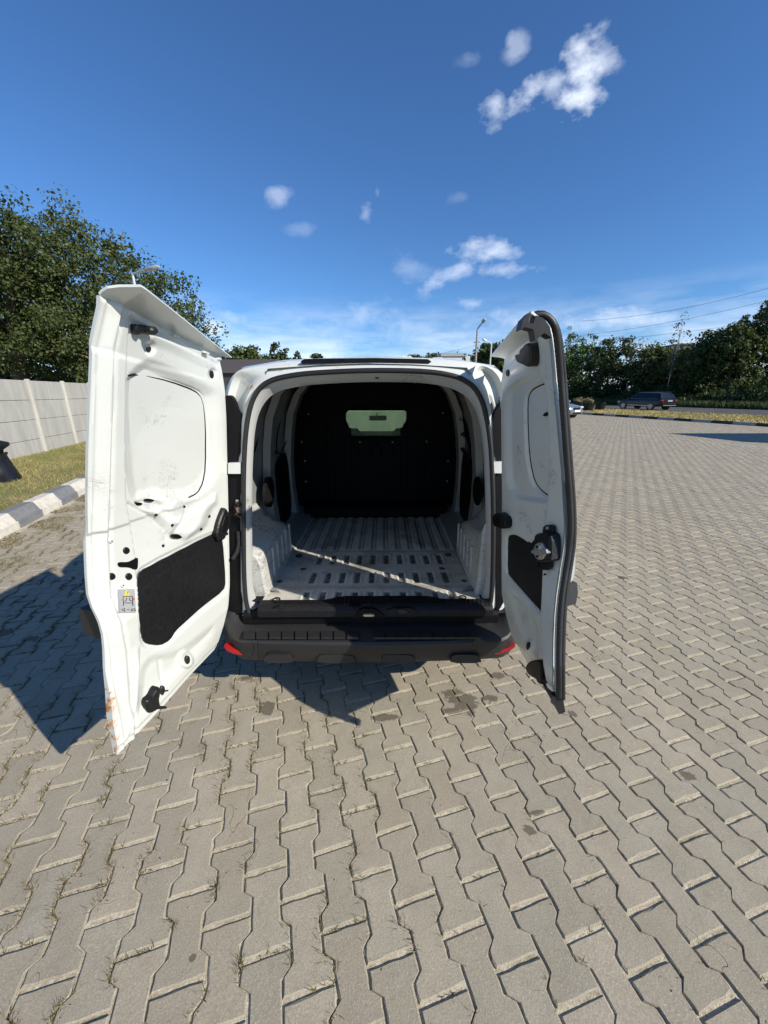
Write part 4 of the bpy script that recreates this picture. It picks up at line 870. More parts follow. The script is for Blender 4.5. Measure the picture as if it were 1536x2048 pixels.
MB().box(UL(479, 1016, 1.72, K), (.010, .02, .045), bev=.004).build('hinge', M_['steel'], van)
MB().tube([UL(477, 1062, 1.70, K), UL(479, 1085, 1.70, K), UL(475, 1103, 1.69, K), UL(466, 1118, 1.68, K)], .010, 8).build('cable_boot', M_['rubber'], van, True)
onframe([(984, 838), (992, 815), (1003, 790), (1012, 800), (1014, 925), (988, 925)], 1.712, -.01, .02, 'tail_lamp', M_['deepblack'])
onframe([(984, 922), (1003, 921), (1003, 944), (985, 944)], 1.715, -.03, .02, 'hinge_block', M_['paint'], rnd=0)
onframe([(986, 945), (1004, 945), (1004, 965), (986, 962)], 1.725, -.006, .02, 'channel_trim', M_['deepblack'], rnd=0)
onframe([(990, 945), (1010, 945), (1012, 1130), (1008, 1200), (992, 1228), (990, 1150)], 1.712, -.008, .02, 'hinge_channel', M_['deepblack'], rnd=0)
onframe([(989, 1003), (998, 1002), (999, 1031), (990, 1031)], 1.715, -.02, .01, 'hinge', M_['deepblack'])

# ---------------- bumper
def bumper():
    b = empty('rear_bumper', (0, 0, 0)); 
    return b
HWB = .80
def bprof(t):                                          # t -1..1 across; plan curve of the bumper
    x = XC + .005 + t*HWB; y = 1.555 + .04*abs(t)**2 + .55*max(0, abs(t)-.80)**1.5*3.2; return x, y
R = []
for t in np.linspace(-1.08, 1.08, 61):
    x, y = bprof(t); rise = .30*smooth01((abs(t)-.78)/.25)
    prof = [(.20, .465+rise*.7), (.125, .462+rise*.7), (.075, .452+rise*.5), (.030, .440+rise*.35), (.008, .432+rise*.3), (.000, .420+rise*.28), (.004, .385+rise*.12), (.014, .345), (.022, .318), (.035, .296), (.10, .285)]
    R.append([np.array([x, y+dy, z]) for dy, z in prof])
bump = MB().loft(R, closed=False).build('rear_bumper', M_['grey_plastic'], van, True, 30); WORLD[bump.name] = Matrix.Identity(4)
def onbump(pts, y0, a, b, name, mat, rnd=1):
    P = [UL(x, y, y0, 0.0) for x, y in (rounded(pts, rnd) if rnd else pts)]; return MB().prism(P, np.array([0, a, 0]), np.array([0, b, 0])).build(name, mat, bump)
for x0 in np.linspace(487, 720, 10)[:-1]:
    w = 24
    # step pads on the top of the bumper
    z = .4665; a = [(x0, 1262), (x0+w-1.4, 1262), (x0+w-1.4, 1275), (x0, 1275)]
    MB().prism([UZ(px, py, .456) for px, py in a], np.array([0, 0, -.01]), np.array([0, 0, .0012])).build('step_pad', M_['grey_plastic'], bump)
for x0 in np.linspace(748, 960, 10)[:-1]:
    a = [(x0, 1262), (x0+22.4, 1262), (x0+22.4, 1275), (x0, 1275)]
    MB().prism([UZ(px, py, .456) for px, py in a], np.array([0, 0, -.01]), np.array([0, 0, .0012])).build('step_pad', M_['grey_plastic'], bump)
for x0, x1 in ((527, 583), (634, 710), (762, 830), (900, 962)):
    onbump([(x0, 1326), (x0+3, 1313), (x0+10, 1309), (x1-10, 1310), (x1-2, 1314), (x1+2, 1326)], 1.566, -.0015, .02, 'lower_insert', M_['grey_plastic'])
onbump([(449, 1291), (468, 1297), (486, 1303), (485, 1309), (468, 1306), (453, 1299)], 1.605, -.006, .03, 'reflector', M_['red'], 0)
onbump([(988, 1302), (1008, 1297), (1029, 1289), (1030, 1293), (1015, 1301), (1003, 1305), (989, 1308)], 1.600, -.006, .03, 'reflector', M_['red'], 1)
tow = MB().lathe(UL(957, 1287, 1.575, 0), (0, -1, 0), [(.031, -.02), (.031, .003), (.029, .005), (0, .005)], 24).build('tow_eye_cover', M_['grey_plastic'], bump, True, 40)
for a, b in (((515, 1282), (517, 1316)), ((778, 1287), (778, 1322))): MB().tube([UL(*a, 1.558, 0), UL(*b, 1.572, 0)], .0015, 5).build('bumper_seam', M_['deepblack'], bump)
# painted panel above the bumper, black
R = []
for t in np.linspace(-1, 1, 41):
    x, y = XC+t*.64, 1.70; R.append([np.array([x, 1.672, .462]), np.array([x, 1.675, .505]), np.array([x, 1.69, .520]), np.array([x, 1.76, .522])])
MB().loft(R, closed=False).build('lower_frame', M_['deepblack'], van, True, 40)
# sill trim with raised middle
R = []
xs = np.linspace(-.625, .535, 117)
for x in xs:
    rs = smooth01((x-(-.32))/.12)*(1-smooth01((x-.20)/.12)); back = 1.722+.035*rs; rr = .0025*(1 if int(round((x+2)*100)) % 2 else 0)
    R.append([np.array([x, 1.650, .515]), np.array([x, 1.652, .548]), np.array([x, 1.664, .562]), np.array([x, 1.680, .570+rr]), np.array([x, back-.008, .5745+rr]), np.array([x, back, .570]), np.array([x, back, .55])])
MB().loft(R, closed=False, caps=False).build('sill_trim', M_['plastic'], van, False)
s0_ = onframe([(712, 1226), (722, 1216), (750, 1216), (768, 1228), (768, 1234), (712, 1234)], 1.648, -.010, .03, 'lock_housing', M_['deepblack'])
onframe([(726, 1227), (748, 1227), (749, 1231), (727, 1231)], 1.634, -.010, .01, 'lock_striker', M_['steel'])
onframe([(776, 1216), (828, 1215), (836, 1232), (776, 1232)], 1.648, -.006, .03, 'catch_cover', M_['plastic']); onframe([(792, 1219), (810, 1218), (818, 1225), (800, 1228)], 1.640, -.004, .01, 'catch', M_['grey_plastic'])
MB().lathe(UZ(555, 1213, .575), (0, 0, 1), [(.0, 0), (.01, 0), (.01, .004), (0, .004)], 12).build('trim_screw', M_['deepblack'], van); MB().lathe(UZ(710, 1208, .577), (0, 0, 1), [(.025, 0), (.025, .002), (.02, .003), (0, .003)], 20).build('trim_plug', M_['deepblack'], van)

# ---------------- cargo floor
fx = np.arange(-.62, .49, .0048); fy = np.r_[np.arange(1.70, 2.36, .006), np.arange(2.36, 3.06, .02)]
XX, YY = np.meshgrid(fx, fy); X = XX.ravel(); Y = YY.ravel(); Z = np.full(len(X), .568); worn = np.zeros(len(X)); sp = .0838; x0 = .014
ph = (X-x0)/sp; d = np.abs(ph-np.round(ph))*sp; kx = np.round(ph)
for (a, b) in ((1.685, 1.815), (1.90, 2.045), (2.145, 2.295)):
    g = smooth01((Y-a)/.012)*smooth01((b-Y)/.012); e = smooth01((.019-d)/.006); lim = (kx >= -5.5) & (kx <= 4.5)
    Z += -.007*g*e*lim; Z += .003*g*np.exp(-((d-.026)/.005)**2)*lim; worn = np.maximum(worn, (g*smooth01((.0165-d)/.004)*lim)*1.0)
g = smooth01((Y-2.37)/.02); e = smooth01((.024-d)/.010); Z += g*(.010*(1-e)-.002); worn = np.maximum(worn, g*np.exp(-((d-.012)/.006)**2)*.75)
ln = np.exp(-((Y-2.345-.004*np.sin(X*40))/.004)**2); worn = np.maximum(worn, ln*.9); Z += -.002*ln
ln = np.exp(-((Y-1.855)/.02)**2)*.35; worn = np.maximum(worn, ln)
for (px, py) in [(607, 1137), (884, 1136), (559, 1162), (929, 1161)]:
    c = UZ(px, py, .568); rr = np.hypot(X-c[0], Y-c[1]); worn = np.maximum(worn, smooth01((.020-rr)/.004)*1.2); Z += -.004*smooth01((.020-rr)/.004)
nxf, nyf = len(fx), len(fy); F = [(j*nxf+i, j*nxf+i+1, (j+1)*nxf+i+1, (j+1)*nxf+i) for j in range(nyf-1) for i in range(nxf-1)]
fl = fastmesh('cargo_floor', np.c_[X, Y, Z], F, M_['floor'], van, True, {'worn': worn})
for (px, py) in [(553, 1201), (925, 1197), (598, 1113), (896, 1111)]:
    c = UZ(px, py, .572); MB().tube([c+np.array([.017*math.cos(t), .017*math.sin(t), .006]) for t in np.linspace(0, 2*math.pi, 14)[:-1]], .004, 6, True).build('lashing_ring', M_['deepblack'], van, True)
# side channels of the floor and step before the bulkhead
for x0_, x1_ in ((-.80, -.615), (.475, .66)):
    mesh('floor_edge', [(x0_, 1.72, .566), (x1_, 1.72, .566), (x1_, 3.4, .566), (x0_, 3.4, .566)], [(0, 1, 2, 3)], M_['deepblack'], van)
mesh('floor_underlay', [(-.8, 1.70, .50), (.66, 1.70, .50), (.66, 3.5, .50), (-.8, 3.5, .50)], [(0, 1, 2, 3)], M_['deepblack'], van)
# wheel arches
def arch(sx, xin):
    R = []; ys = [1.775, 1.80, 1.85, 1.95, 2.05, 2.15, 2.25, 2.33, 2.38, 2.41]
    zt = [.80, .81, .82, .825, .825, .82, .81, .79, .74, .66] if sx < 0 else [.98, .95, .90, .865, .84, .825, .81, .79, .75, .68]
    for y, z in zip(ys, zt):
        k_ = .02*smooth01((2.41-y)/.08); off = .02*(1-smooth01((2.41-y)/.08))
        pr_ = [(0+off, .566), (.006+off, .62), (.012+off, z-.07), (.022+off, z-.028), (.045+off, z-.008), (.085+off, z), (.15, z+.01 + (.03 if sx < 0 else .05)), (.19, z+.12)]
        R.append([np.array([xin-sx*0+sx*q, y, zz]) for q, zz in pr_])
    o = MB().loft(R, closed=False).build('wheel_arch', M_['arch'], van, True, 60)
    for y in np.linspace(1.93, 2.31, 5): WORLD[o.name] = Matrix.Identity(4); MB().box((xin+sx*.006, y, .69), (.006, .012, .085), bev=.005).build('arch_rib', M_['arch'], o, True)
    R2 = [[R[-1][i]] + [R[-1][i]+np.array([0, .03, -.0])] for i in range(8)]
    MB().add([p for p in R[-1]]+[np.array([xin+sx*.19, 2.41, .566])], [tuple(range(9))]).build('arch_end', M_['arch'], van)
    R3 = [[p+np.array([-sx*0, -.03*smooth01((p[2]-.5)/.1)*0, 0]) for p in R[0]], [p*np.array([1, 0, 1])+np.array([sx*.015, 1.768, 0])+np.array([0, 0, 0]) for p in R[0]]]
    MB().add([p for p in R3[1]]+[np.array([xin+sx*.20, 1.768, .50]), np.array([xin+sx*.012, 1.768, .50])], [tuple(range(10))]).build('arch_rear', M_['arch'], van)
    MB().loft(R3, closed=False).build('arch_lip', M_['arch'], van, True)
arch(-1, -.603); arch(1, .472)
# inner side walls
def iw(y, flare=0): return [(.535+.0, .56), (.70, .60), (.725, .85), (.725, 1.05), (.705, 1.25), (.675, 1.42), (.62, 1.55), (.55, 1.63), (.44, 1.675), (.2, 1.69), (0, 1.695)]
R = []
for y in (1.80, 1.83, 1.9, 2.1, 2.5, 3.0, 3.4):
    b = iw(y); s_ = (.0 if y > 1.9 else (1.9-y)*.9); dz = .0 if y > 1.85 else 0
    L_ = [np.array([XC-x+s_*(x > .5), y, z+(y-1.8)*.03]) for x, z in b]; R_ = [np.array([XC+x-s_*(x > .5), y, z+(y-1.8)*.03]) for x, z in b[:-1]][::-1]; R.append(L_+R_)
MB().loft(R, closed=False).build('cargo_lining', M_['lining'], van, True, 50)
for sx in (-1, 1):
    wx = XC+sx*.715
    R = [[np.array([XC+sx*(w-dd), y, z]) for y, z, w, dd in ((2.46, zz, ww, .0), (2.475, zz, ww, .045), (2.56, zz, ww, .05), (2.60, zz, ww, .0))] for zz, ww in ((.58, .70), (.85, .722), (1.05, .722), (1.25, .702), (1.42, .672), (1.56, .61), (1.65, .53))]
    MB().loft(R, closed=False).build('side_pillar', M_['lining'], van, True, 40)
    R = [[np.array([XC+sx*(w-dd), y, z]) for y, z, w, dd in ((3.02, zz, ww, .0), (3.03, zz, ww, .05), (3.10, zz, ww, .06), (3.14, zz, ww, .0))] for zz, ww in ((.58, .70), (.85, .722), (1.05, .722), (1.25, .702), (1.42, .672), (1.56, .61), (1.65, .53))]
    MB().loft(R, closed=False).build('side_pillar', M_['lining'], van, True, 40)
    # dark liner boards low on the walls
    MB().prism([np.array([XC+sx*(.700), y, z]) for y, z in rounded([(2.62, .585), (3.0, .585), (3.0, 1.14), (2.80, 1.10), (2.64, .98)], 1)], np.array([sx*.02, 0, 0]), np.array([-sx*.016, 0, 0])).build('liner_board', M_['deepblack'], van)
    MB().prism([np.array([XC+sx*(.700), y, z]) for y, z in rounded([(3.13, .585), (3.3, .585), (3.3, 1.3), (3.16, 1.25)], 1)], np.array([sx*.02, 0, 0]), np.array([-sx*.016, 0, 0])).build('liner_board', M_['deepblack'], van)
def onwall(pts, x, r, mat, name, closed=True):
    P = []
    for px, py in (rounded(pts, 2) if closed else rline(pts, 2)):
        P.append(UX(px, py, x))
    return MB().tube(P, r, 6, closed).build(name, mat, van, True, 80)
onwall([(577, 807), (583, 812), (585, 840), (573, 885), (560, 908), (553, 905), (554, 870), (566, 826)], XC-.69, .004, M_['deepblack'], 'panel_gasket')
onwall([(524, 808), (527, 812), (527, 830), (518, 870), (509, 905)], XC-.70, .004, M_['deepblack'], 'panel_gasket', False)
onwall([(886, 800), (910, 795), (917, 806), (928, 840), (938, 880), (940, 925), (930, 905), (908, 880), (893, 840)], XC+.685, .012, M_['deepblack'], 'side_door_seal')
onwall([(915, 807), (920, 825), (930, 865), (938, 895)], XC+.69, .003, M_['deepblack'], 'panel_gasket', False)
def disc_on_wall(cx, cy, rx, ry, x, name, mat, th=.012):
    P = [UX(px, py, x) for px, py in ell(cx, cy, rx, ry, 22)]; s_ = 1 if x < 0 else -1; return MB().prism(P, np.array([0, 0, 0]), np.array([s_*th, 0, 0])).build(name, mat, van)
disc_on_wall(534, 984, 9, 31, XC-.67, 'access_cover', M_['plastic'], .02); disc_on_wall(957, 982, 8, 29, XC+.675, 'access_cover', M_['deepblack'])
for px, py in [(526, 968), (546, 910), (549, 905), (931, 962), (929, 975), (938, 968)]: disc_on_wall(px, py, 1.6, 3, XC-.69 if px < 750 else XC+.69, 'pin_hole', M_['deepblack'], .008)
for px, py in [(915, 836), (919, 833), (920, 839), (924, 869), (928, 866), (929, 872)]: disc_on_wall(px, py, 2, 2.6, XC+.66, 'pin_hole', M_['deepblack'], .004)

# ---------------- bulkhead with window
YB = 3.22
def bk(px, py): return U(px, py, YB)
hole = [(697, 821), (809, 821), (813, 824), (813, 842), (807, 850), (804, 862), (803, 872), (700, 872), (699, 862), (696, 850), (691, 842), (691, 826)]
def bulk():
    n = 64; c = bk(752, 850); big = []; hp = resamp([bk(*p) for p in hole]+[bk(*hole[0])], n+1)[:-1]
    for p in hp:
        a = math.atan2(p[2]-c[2], p[0]-c[0]); big.append(a)
    out = []
    for a in big:
        dx, dz = math.cos(a), math.sin(a); t = 5.
        for sgn in (1,):
            if abs(dx) > 1e-6: t = min(t, ((XC+.74 if dx > 0 else XC-.74)-c[0])/dx)
            if abs(dz) > 1e-6: t = min(t, ((1.74 if dz > 0 else .50)-c[2])/dz)
        out.append(np.array([c[0]+dx*t, YB, c[2]+dz*t]))
    frm = [h + (np.array(o)-h)/np.linalg.norm(np.array(o)-h)*.035 for h, o in zip(hp, out)]
    inn = [h + np.array([0, .05, 0]) for h in hp]
    m = MB().loft([inn, list(hp), [f+np.array([0, -.018, 0]) for f in frm], [f+np.array([0, -.018, 0])+(f-h)*.4 for f, h in zip(frm, hp)], [f+(f-h)*.6 for f, h in zip(frm, hp)], out])
    return m.build('bulkhead', M_['bulk'], van, True, 30)
M_['bulk'] = simple('black_bulkhead', (.0022, .0022, .003), .55, var=.3, sc=25, bump=.15, spec=.12)
bulkhead = bulk(); WORLD[bulkhead.name] = Matrix.Identity(4)
MB().prism([U(*p, YB+.03) for p in [(689, 818), (815, 818), (815, 878), (689, 878)]], np.array([0, 0, 0]), np.array([0, .005, 0])).build('bulkhead_window', M_['glass'], bulkhead)
for px, py in [(617, 828), (603, 884), (610, 922), (612, 963), (614, 1009), (672, 765), (829, 765), (886, 826), (896, 922), (894, 962), (893, 1009), (662, 885), (720, 884), (785, 884), (853, 883)]:
    MB().lathe(U(px, py, YB-.002), (0, -1, 0), [(.008, 0), (.008, .004), (.004, .007), (0, .007)], 10).build('bulkhead_bolt', M_['steel'] if random.random() < .0 else M_['sticker'], bulkhead)
for cx in (706, 752, 797): MB().tube([U(cx-10, 912, YB-.004), U(cx-10, 898, YB-.008), U(cx-6, 891, YB-.01), U(cx+6, 891, YB-.01), U(cx+10, 898, YB-.008), U(cx+10, 912, YB-.004)], .006, 6).build('bulkhead_rib', M_['bulk'], bulkhead, True)
for x in (-.45, -.30, .17, .32): MB().box((x, YB-.006, 1.0), (.03, .008, .30), bev=.006).build('bulkhead_rib', M_['bulk'], bulkhead, True)
MB().box((XC, 3.13, .62), (.60, .09, .055), bev=.02).build('bulkhead_step', M_['bulk'], bulkhead, True)
# cab fittings glimpsed through the window
MB().box((XC, 5.0, .90), (.78, .22, .14), bev=.05).build('dashboard', M_['deepblack'], van, True)
for x in (XC-.38, XC+.38):
    MB().box((x, 3.95, .93), (.23, .07, .30), bev=.05).build('seat_backrest', M_['deepblack'], van, True); MB().box((x, 4.2, .62), (.24, .26, .08), bev=.05).build('seat_cushion', M_['deepblack'], van, True)
MB().box(U(756, 836, 4.55), (.10, .01, .028), bev=.008).build('rear_view_mirror', M_['deepblack'], van, True); MB().tube([U(754, 836, 4.55), U(754, 826, 4.5)], .006, 6).build('mirror_stem', M_['deepblack'], van)
MB().box((XC, 4.2, .48), (.80, 1.1, .02)).build('cab_floor', M_['deepblack'], van)

# ================================================================== SURROUNDINGS
def leaf_mat(name, a, b_, c_):
    m, nt, b = newmat(name); k = NT(nt); t = k.attr('tone'); c = k.mix(k.ramp(t, 0, .6), a, b_); c = k.mix(k.ramp(t, .6, 1.), c, c_); k.L(c, b.inputs['Base Color']); b.inputs['Roughness'].default_value = .5
    b.inputs['Specular IOR Level'].default_value = .35
    out = nt.nodes['Material Output']; tr = k.n('ShaderNodeBsdfTranslucent'); k.L(k.mix(.5, c, (.12, .16, .02)), tr.inputs[0]); mx = k.n('ShaderNodeMixShader'); mx.inputs[0].default_value = .28
    k.L(b.outputs[0], mx.inputs[1]); k.L(tr.outputs[0], mx.inputs[2]); k.L(mx.outputs[0], out.inputs[0]); return m
M_['leaf'] = leaf_mat('broad_leaves', (.045, .065, .018), (.075, .10, .028), (.13, .14, .05))
M_['leaf_dark'] = leaf_mat('dark_leaves', (.027, .048, .015), (.048, .075, .023), (.08, .105, .034))
M_['leaf_fresh'] = leaf_mat('fresh_leaves', (.05, .09, .018), (.07, .13, .025), (.12, .17, .04))
M_['leaf_birch'] = leaf_mat('birch_leaves', (.05, .07, .02), (.085, .10, .03), (.13, .13, .05))
M_['bark'] = simple('brown_bark', (.11, .08, .055), .9, var=.35, sc=14, bump=.6); M_['birchbark'] = simple('pale_birch_bark', (.46, .44, .38), .8, var=.35, sc=9, bump=.3)
def leaves(centers, radii, per, size, squash=.8):
    """small folded leaf cards scattered in clumps"""
    m = len(centers); n = m*per; c = np.repeat(centers, per, 0); r = np.repeat(radii, per)
    d = RNG.normal(0, 1, (n, 3)); d /= np.linalg.norm(d, axis=1)[:, None]; rr = r*RNG.random(n)**.45; P = c + d*rr[:, None]*np.array([1, 1, squash])
    nrm = d*.7 + RNG.normal(0, .6, (n, 3)) + np.array([0, 0, .35]); nrm /= np.linalg.norm(nrm, axis=1)[:, None]
    t = np.cross(nrm, RNG.normal(0, 1, (n, 3))); t /= np.linalg.norm(t, axis=1)[:, None]; b = np.cross(nrm, t); s_ = size*(.55+.9*RNG.random(n))[:, None]
    V = np.stack([P-t*s_, P-b*s_*.62+nrm*s_*.12, P+t*s_, P+b*s_*.62+nrm*s_*.12], 1).reshape(-1, 3); tone = np.clip(np.repeat(RNG.random(m), per)*.55 + RNG.random(n)*.45, 0, 1)
    return V, np.repeat(tone, 4)
def tree(name, base, height, blobs, nclump, per, lsize, leafmat, barkmat, label, group=None, trunk_r=.2, lean=(0, 0), clr=.55, cat='tree', limbs=9, forks=None, shell=.55, trunk_top=.62):
    """blobs: list of (dx, dy, z, rx, ry, rz) ellipsoids relative to the base"""
    t = empty(name, base); tag(t, label, cat, group); base = np.array(base, float)
    w = np.array([b[3]*b[4]*b[5] for b in blobs])**.66; w /= w.sum(); C = []
    for b, q in zip(blobs, w):
        k_ = max(3, int(nclump*q)); d = RNG.normal(0, 1, (k_, 3)); d /= np.linalg.norm(d, axis=1)[:, None]; rr = shell + (1-shell)*RNG.random(k_)**.6; rr *= 1+.16*np.sin(d[:, 0]*5+b[2])*np.cos(d[:, 2]*6+b[0])
        C.append(np.array([b[0], b[1], b[2]]) + d*rr[:, None]*np.array([b[3], b[4], b[5]]))
    C = np.concatenate(C)+base; C = C[C[:, 2] > .3]
    rad_ = clr*(.6+.8*RNG.random(len(C))); V, tone = leaves(C, rad_, per, lsize)
    o = fastmesh('crown', V, np.arange(len(V)).reshape(-1, 4), leafmat, t, attr={'tone': tone}); o.data.update()
    m = MB(); top = base + np.array([lean[0], lean[1], height*trunk_top]); pts = [base + (top-base)*q + np.array([math.sin(q*5+base[0])*.06*height*.2, math.cos(q*4)*.05*height*.2, 0]) for q in (0, .25, .5, .75, 1)]; pts[0][2] -= .1
    m.tube(pts, [trunk_r*1.25, trunk_r, trunk_r*.8, trunk_r*.6, trunk_r*.35], 9); m.build('trunk', barkmat, t, True, 70)
    sel = RNG.choice(len(C), min(limbs, len(C)), False)
    for i in sel:
        q = random.uniform(.35, .95); a = base + (top-base)*q; e = C[i]; mid_ = a*.45+e*.55 + np.array([0, 0, -abs(e[2]-a[2])*.12+.1]); r0_ = trunk_r*.5*(1.15-q)
        MB().tube([a, mid_, e], [max(.02, r0_), max(.015, r0_*.6), .01], 6).build('limb', barkmat, t, True, 70)
    return t
# two big trees behind the concrete wall
def at(px, y, z=0.): p = U(px, 700, y); return (p[0], y, z)
x, y, _ = at(40, 16.0)
tree('broadleaf_tree', (x-.9, y+.6, 0), 9.4, [(-.6, 0, 6.0, 2.6, 2.4, 2.1), (1.5, -.6, 6.2, 1.9, 2.0, 1.7), (-2.6, 0, 4.8, 2.4, 2.2, 2.0), (.3, -.8, 3.9, 2.6, 2.1, 1.6), (2.7, -.4, 3.6, 1.7, 1.8, 1.6), (.7, -.4, 7.5, 1.3, 1.3, .9), (-1.6, 0, 7.3, 1.3, 1.4, 1.0), (2.5, -.6, 7.0, .8, .8, .8), (-.2, 0, 8.1, .7, .7, .5)],
     520, 78, .058, M_['leaf'], M_['bark'], 'tall old leafy tree with visible limbs behind the concrete wall, nearest the left edge', 'trees behind the concrete wall', .30, (.6, 0), .50, limbs=34, shell=.45, trunk_top=.72)
x, y, _ = at(262, 17.5)
tree('broadleaf_tree', (x-.7, y, 0), 8.2, [(-1.7, 0, 6.0, 2.0, 2.2, 1.6), (.5, 0, 5.8, 2.0, 2.1, 1.6), (2.0, .2, 4.6, 1.7, 2.0, 1.6), (3.2, .2, 3.6, 1.2, 1.6, 1.2), (-2.0, 0, 3.6, 2.2, 2.2, 1.6), (.2, -.4, 3.2, 2.5, 2, 1.5), (-1.1, 0, 8.1, .55, .6, .8), (-.5, 0, 7.3, .8, .8, .6), (1.2, 0, 7.0, .7, .7, .5)],
     520, 74, .058, M_['leaf'], M_['bark'], 'leafy tree behind the concrete wall, its crown sloping down behind the large open door', 'trees behind the concrete wall', .24, (.4, 0), .48, limbs=28, shell=.45, trunk_top=.66)
x, y, _ = at(60, 20)
tree('broadleaf_tree', (x-4, y+1.5, 0), 6.5, [(-1, 0, 3.4, 3.2, 2.4, 2.4), (2.5, 0, 3.0, 2.8, 2.2, 2.2), (6, 0, 2.6, 2.8, 2.2, 2.0)], 260, 55, .10, M_['leaf_dark'], M_['bark'], 'low dark tree filling in behind the two big ones over the concrete wall', 'trees behind the concrete wall', .18, (0, 0), .7, limbs=6, shell=.2)
# street lamps and pole
def lamp(name, base, h, arm, head, r, mat, label, group=None, headmat=None):
    t = empty(name, base); tag(t, label, 'street lamp', group); b = np.array(base, float); a = np.array(arm, float)
    MB().tube([b, b+np.array([0, 0, h*.5]), b+np.array([0, 0, h])], [r*1.3, r*1.1, r*.8], 10).build('pole', mat, t, True)
    e = b+np.array([0, 0, h]); MB().tube([e-np.array([0, 0, .02]), e+a*.5, e+a], [r*.7, r*.6, r*.5], 8).build('arm', mat, t, True)
    d = a/np.linalg.norm(a); MB().tube([e+a-d*.05, e+a+d*head*.3, e+a+d*head*.8, e+a+d*head], [r*.6, r*1.5, r*1.4, r*.5], 8).build('lamp_head', headmat or mat, t, True); return t
M_['lamppost'] = simple('pale_galvanised_steel', (.50, .50, .48), .5, .3, .1); M_['concpole'] = simple('grey_concrete_pole', (.28, .27, .24), .85, var=.2, sc=6)
p = U(265, 547, 12.5); e = U(318, 533, 12.2)
lamp('street_lamp', (p[0], p[1], 0), p[2], (e-p)*.55, np.linalg.norm(e-p)*.45, .045, M_['lamppost'], 'pale street lamp with a straight slanting arm above the large open door')
p = U(955, 658, 38.); e = U(971, 637, 37.5)
up = lamp('street_lamp', (p[0], p[1], 0), p[2], (e-p)*.6, np.linalg.norm(e-p)*.4, .10, M_['concpole'], 'grey utility pole carrying wires and a slanting lamp arm, beyond the van roof')
for dz in (1.1, 1.9): MB().box((p[0], p[1], p[2]-dz), (.28, .05, .05)).build('insulator', M_['concpole'], up)
p = U(983, 687, 30.); e = U(965, 678, 30.)
lamp('street_lamp', (p[0], p[1], 0), p[2], (e-p)*.6, np.linalg.norm(e-p)*.4, .06, M_['lamppost'], 'slender pale lamp post with a short arm, right of the utility pole')
# overhead wires
M_['wire'] = simple('dark_wire', (.03, .03, .03), .6)
def wire(a, b, sag, label):
    P = [lerp(a, b, t)-np.array([0, 0, sag*4*t*(1-t)]) for t in np.linspace(0, 1, 16)]; o = MB().tube(P, .011, 5).build('overhead_wire', M_['wire']); tag(o, label, 'wire', 'overhead wires'); return o
P0 = U(955, 690, 38.)
wire(U(1165, 642, 34.), U(1620, 552, 30.), .5, 'uppermost overhead wire running from the right edge over the trees')
wire(U(1150, 672, 36.), U(1620, 578, 32.), .4, 'second overhead wire, below the uppermost, over the trees on the right')
wire(P0, U(1620, 626, 33.), .6, 'lowest overhead wire, from the utility pole behind the trees to the right')
wire(P0, U(800, 716, 70.), .3, 'overhead wire leaving the utility pole towards the left above the van roof')
# dark kiosk behind the van
kb = empty('kiosk', (-6.2, 17.5, 0)); tag(kb, 'low dark flat-roofed building seen between the large open door and the van roof', 'building')
MB().box((-6.0, 17.8, 1.2), (1.6, 1.2, 1.2)).build('wall', simple('dark_cladding', (.05, .048, .05), .6), kb)
MB().box((-6.0, 17.8, 2.62), (1.75, 1.35, .26), bev=.02).build('roof', simple('brown_fascia', (.085, .075, .078), .6), kb)
# distant flat roofed white building over the roof line
o = empty('white_building', tuple(U(905, 716, 70.)*np.array([1, 1, 0]))); q = U(905, 716, 70.); tag(o, 'small pale flat-roofed building just above the right half of the van roof', 'building')
MB().box((q[0], 70, q[2]/2+.1), (2.6, 2, q[2]/2)).build('wall', simple('far_white_wall', (.6, .62, .62), .8), o); MB().box((q[0]-.2, 70, q[2]+.35), (2.1, 2.2, .25)).build('roof', simple('far_grey_roof', (.35, .36, .36), .8), o)
# trees far away behind the van roof
far = [(498, 75, 24, 34, 'leaf', 'rounded leafy tree beyond the van roof, right beside the large open door', 'r'), (470, 80, 18, 26, 'leaf', 'lower leafy tree partly hidden by the tip of the large open door', 'r'),
       (553, 80, 11, 40, 'leaf_dark', 'tallest of the columnar poplars above the left end of the van roof', 'p'), (574, 80, 9, 32, 'leaf_dark', 'middle poplar of the three columnar ones above the van roof', 'p'), (596, 80, 10, 27, 'leaf_dark', 'broadest and lowest of the three columnar poplars above the van roof', 'p'), (634, 85, 10, 14, 'leaf_dark', 'small lone round tree top above the van roof, right of the poplars', 'r'),
       (531, 85, 8, 10, 'leaf_dark', 'tiny dark tree top between the rounded tree and the poplars', 'r'),
       (830, 80, 15, 15, 'leaf', 'small tree top above the middle of the van roof, left of its neighbour', 'r'), (864, 80, 11, 14, 'leaf', 'small tree top left of the pale flat building', 'r'), (922, 70, 28, 18, 'leaf_dark', 'wide dark tree between the pale flat building and the utility pole', 'r'),
       (978, 52, 24, 36, 'leaf_dark', 'dark tree behind the slender pale lamp post', 'r'), (1010, 50, 24, 36, 'leaf', 'leafy tree behind the roof lip of the narrow right door', 'r')]
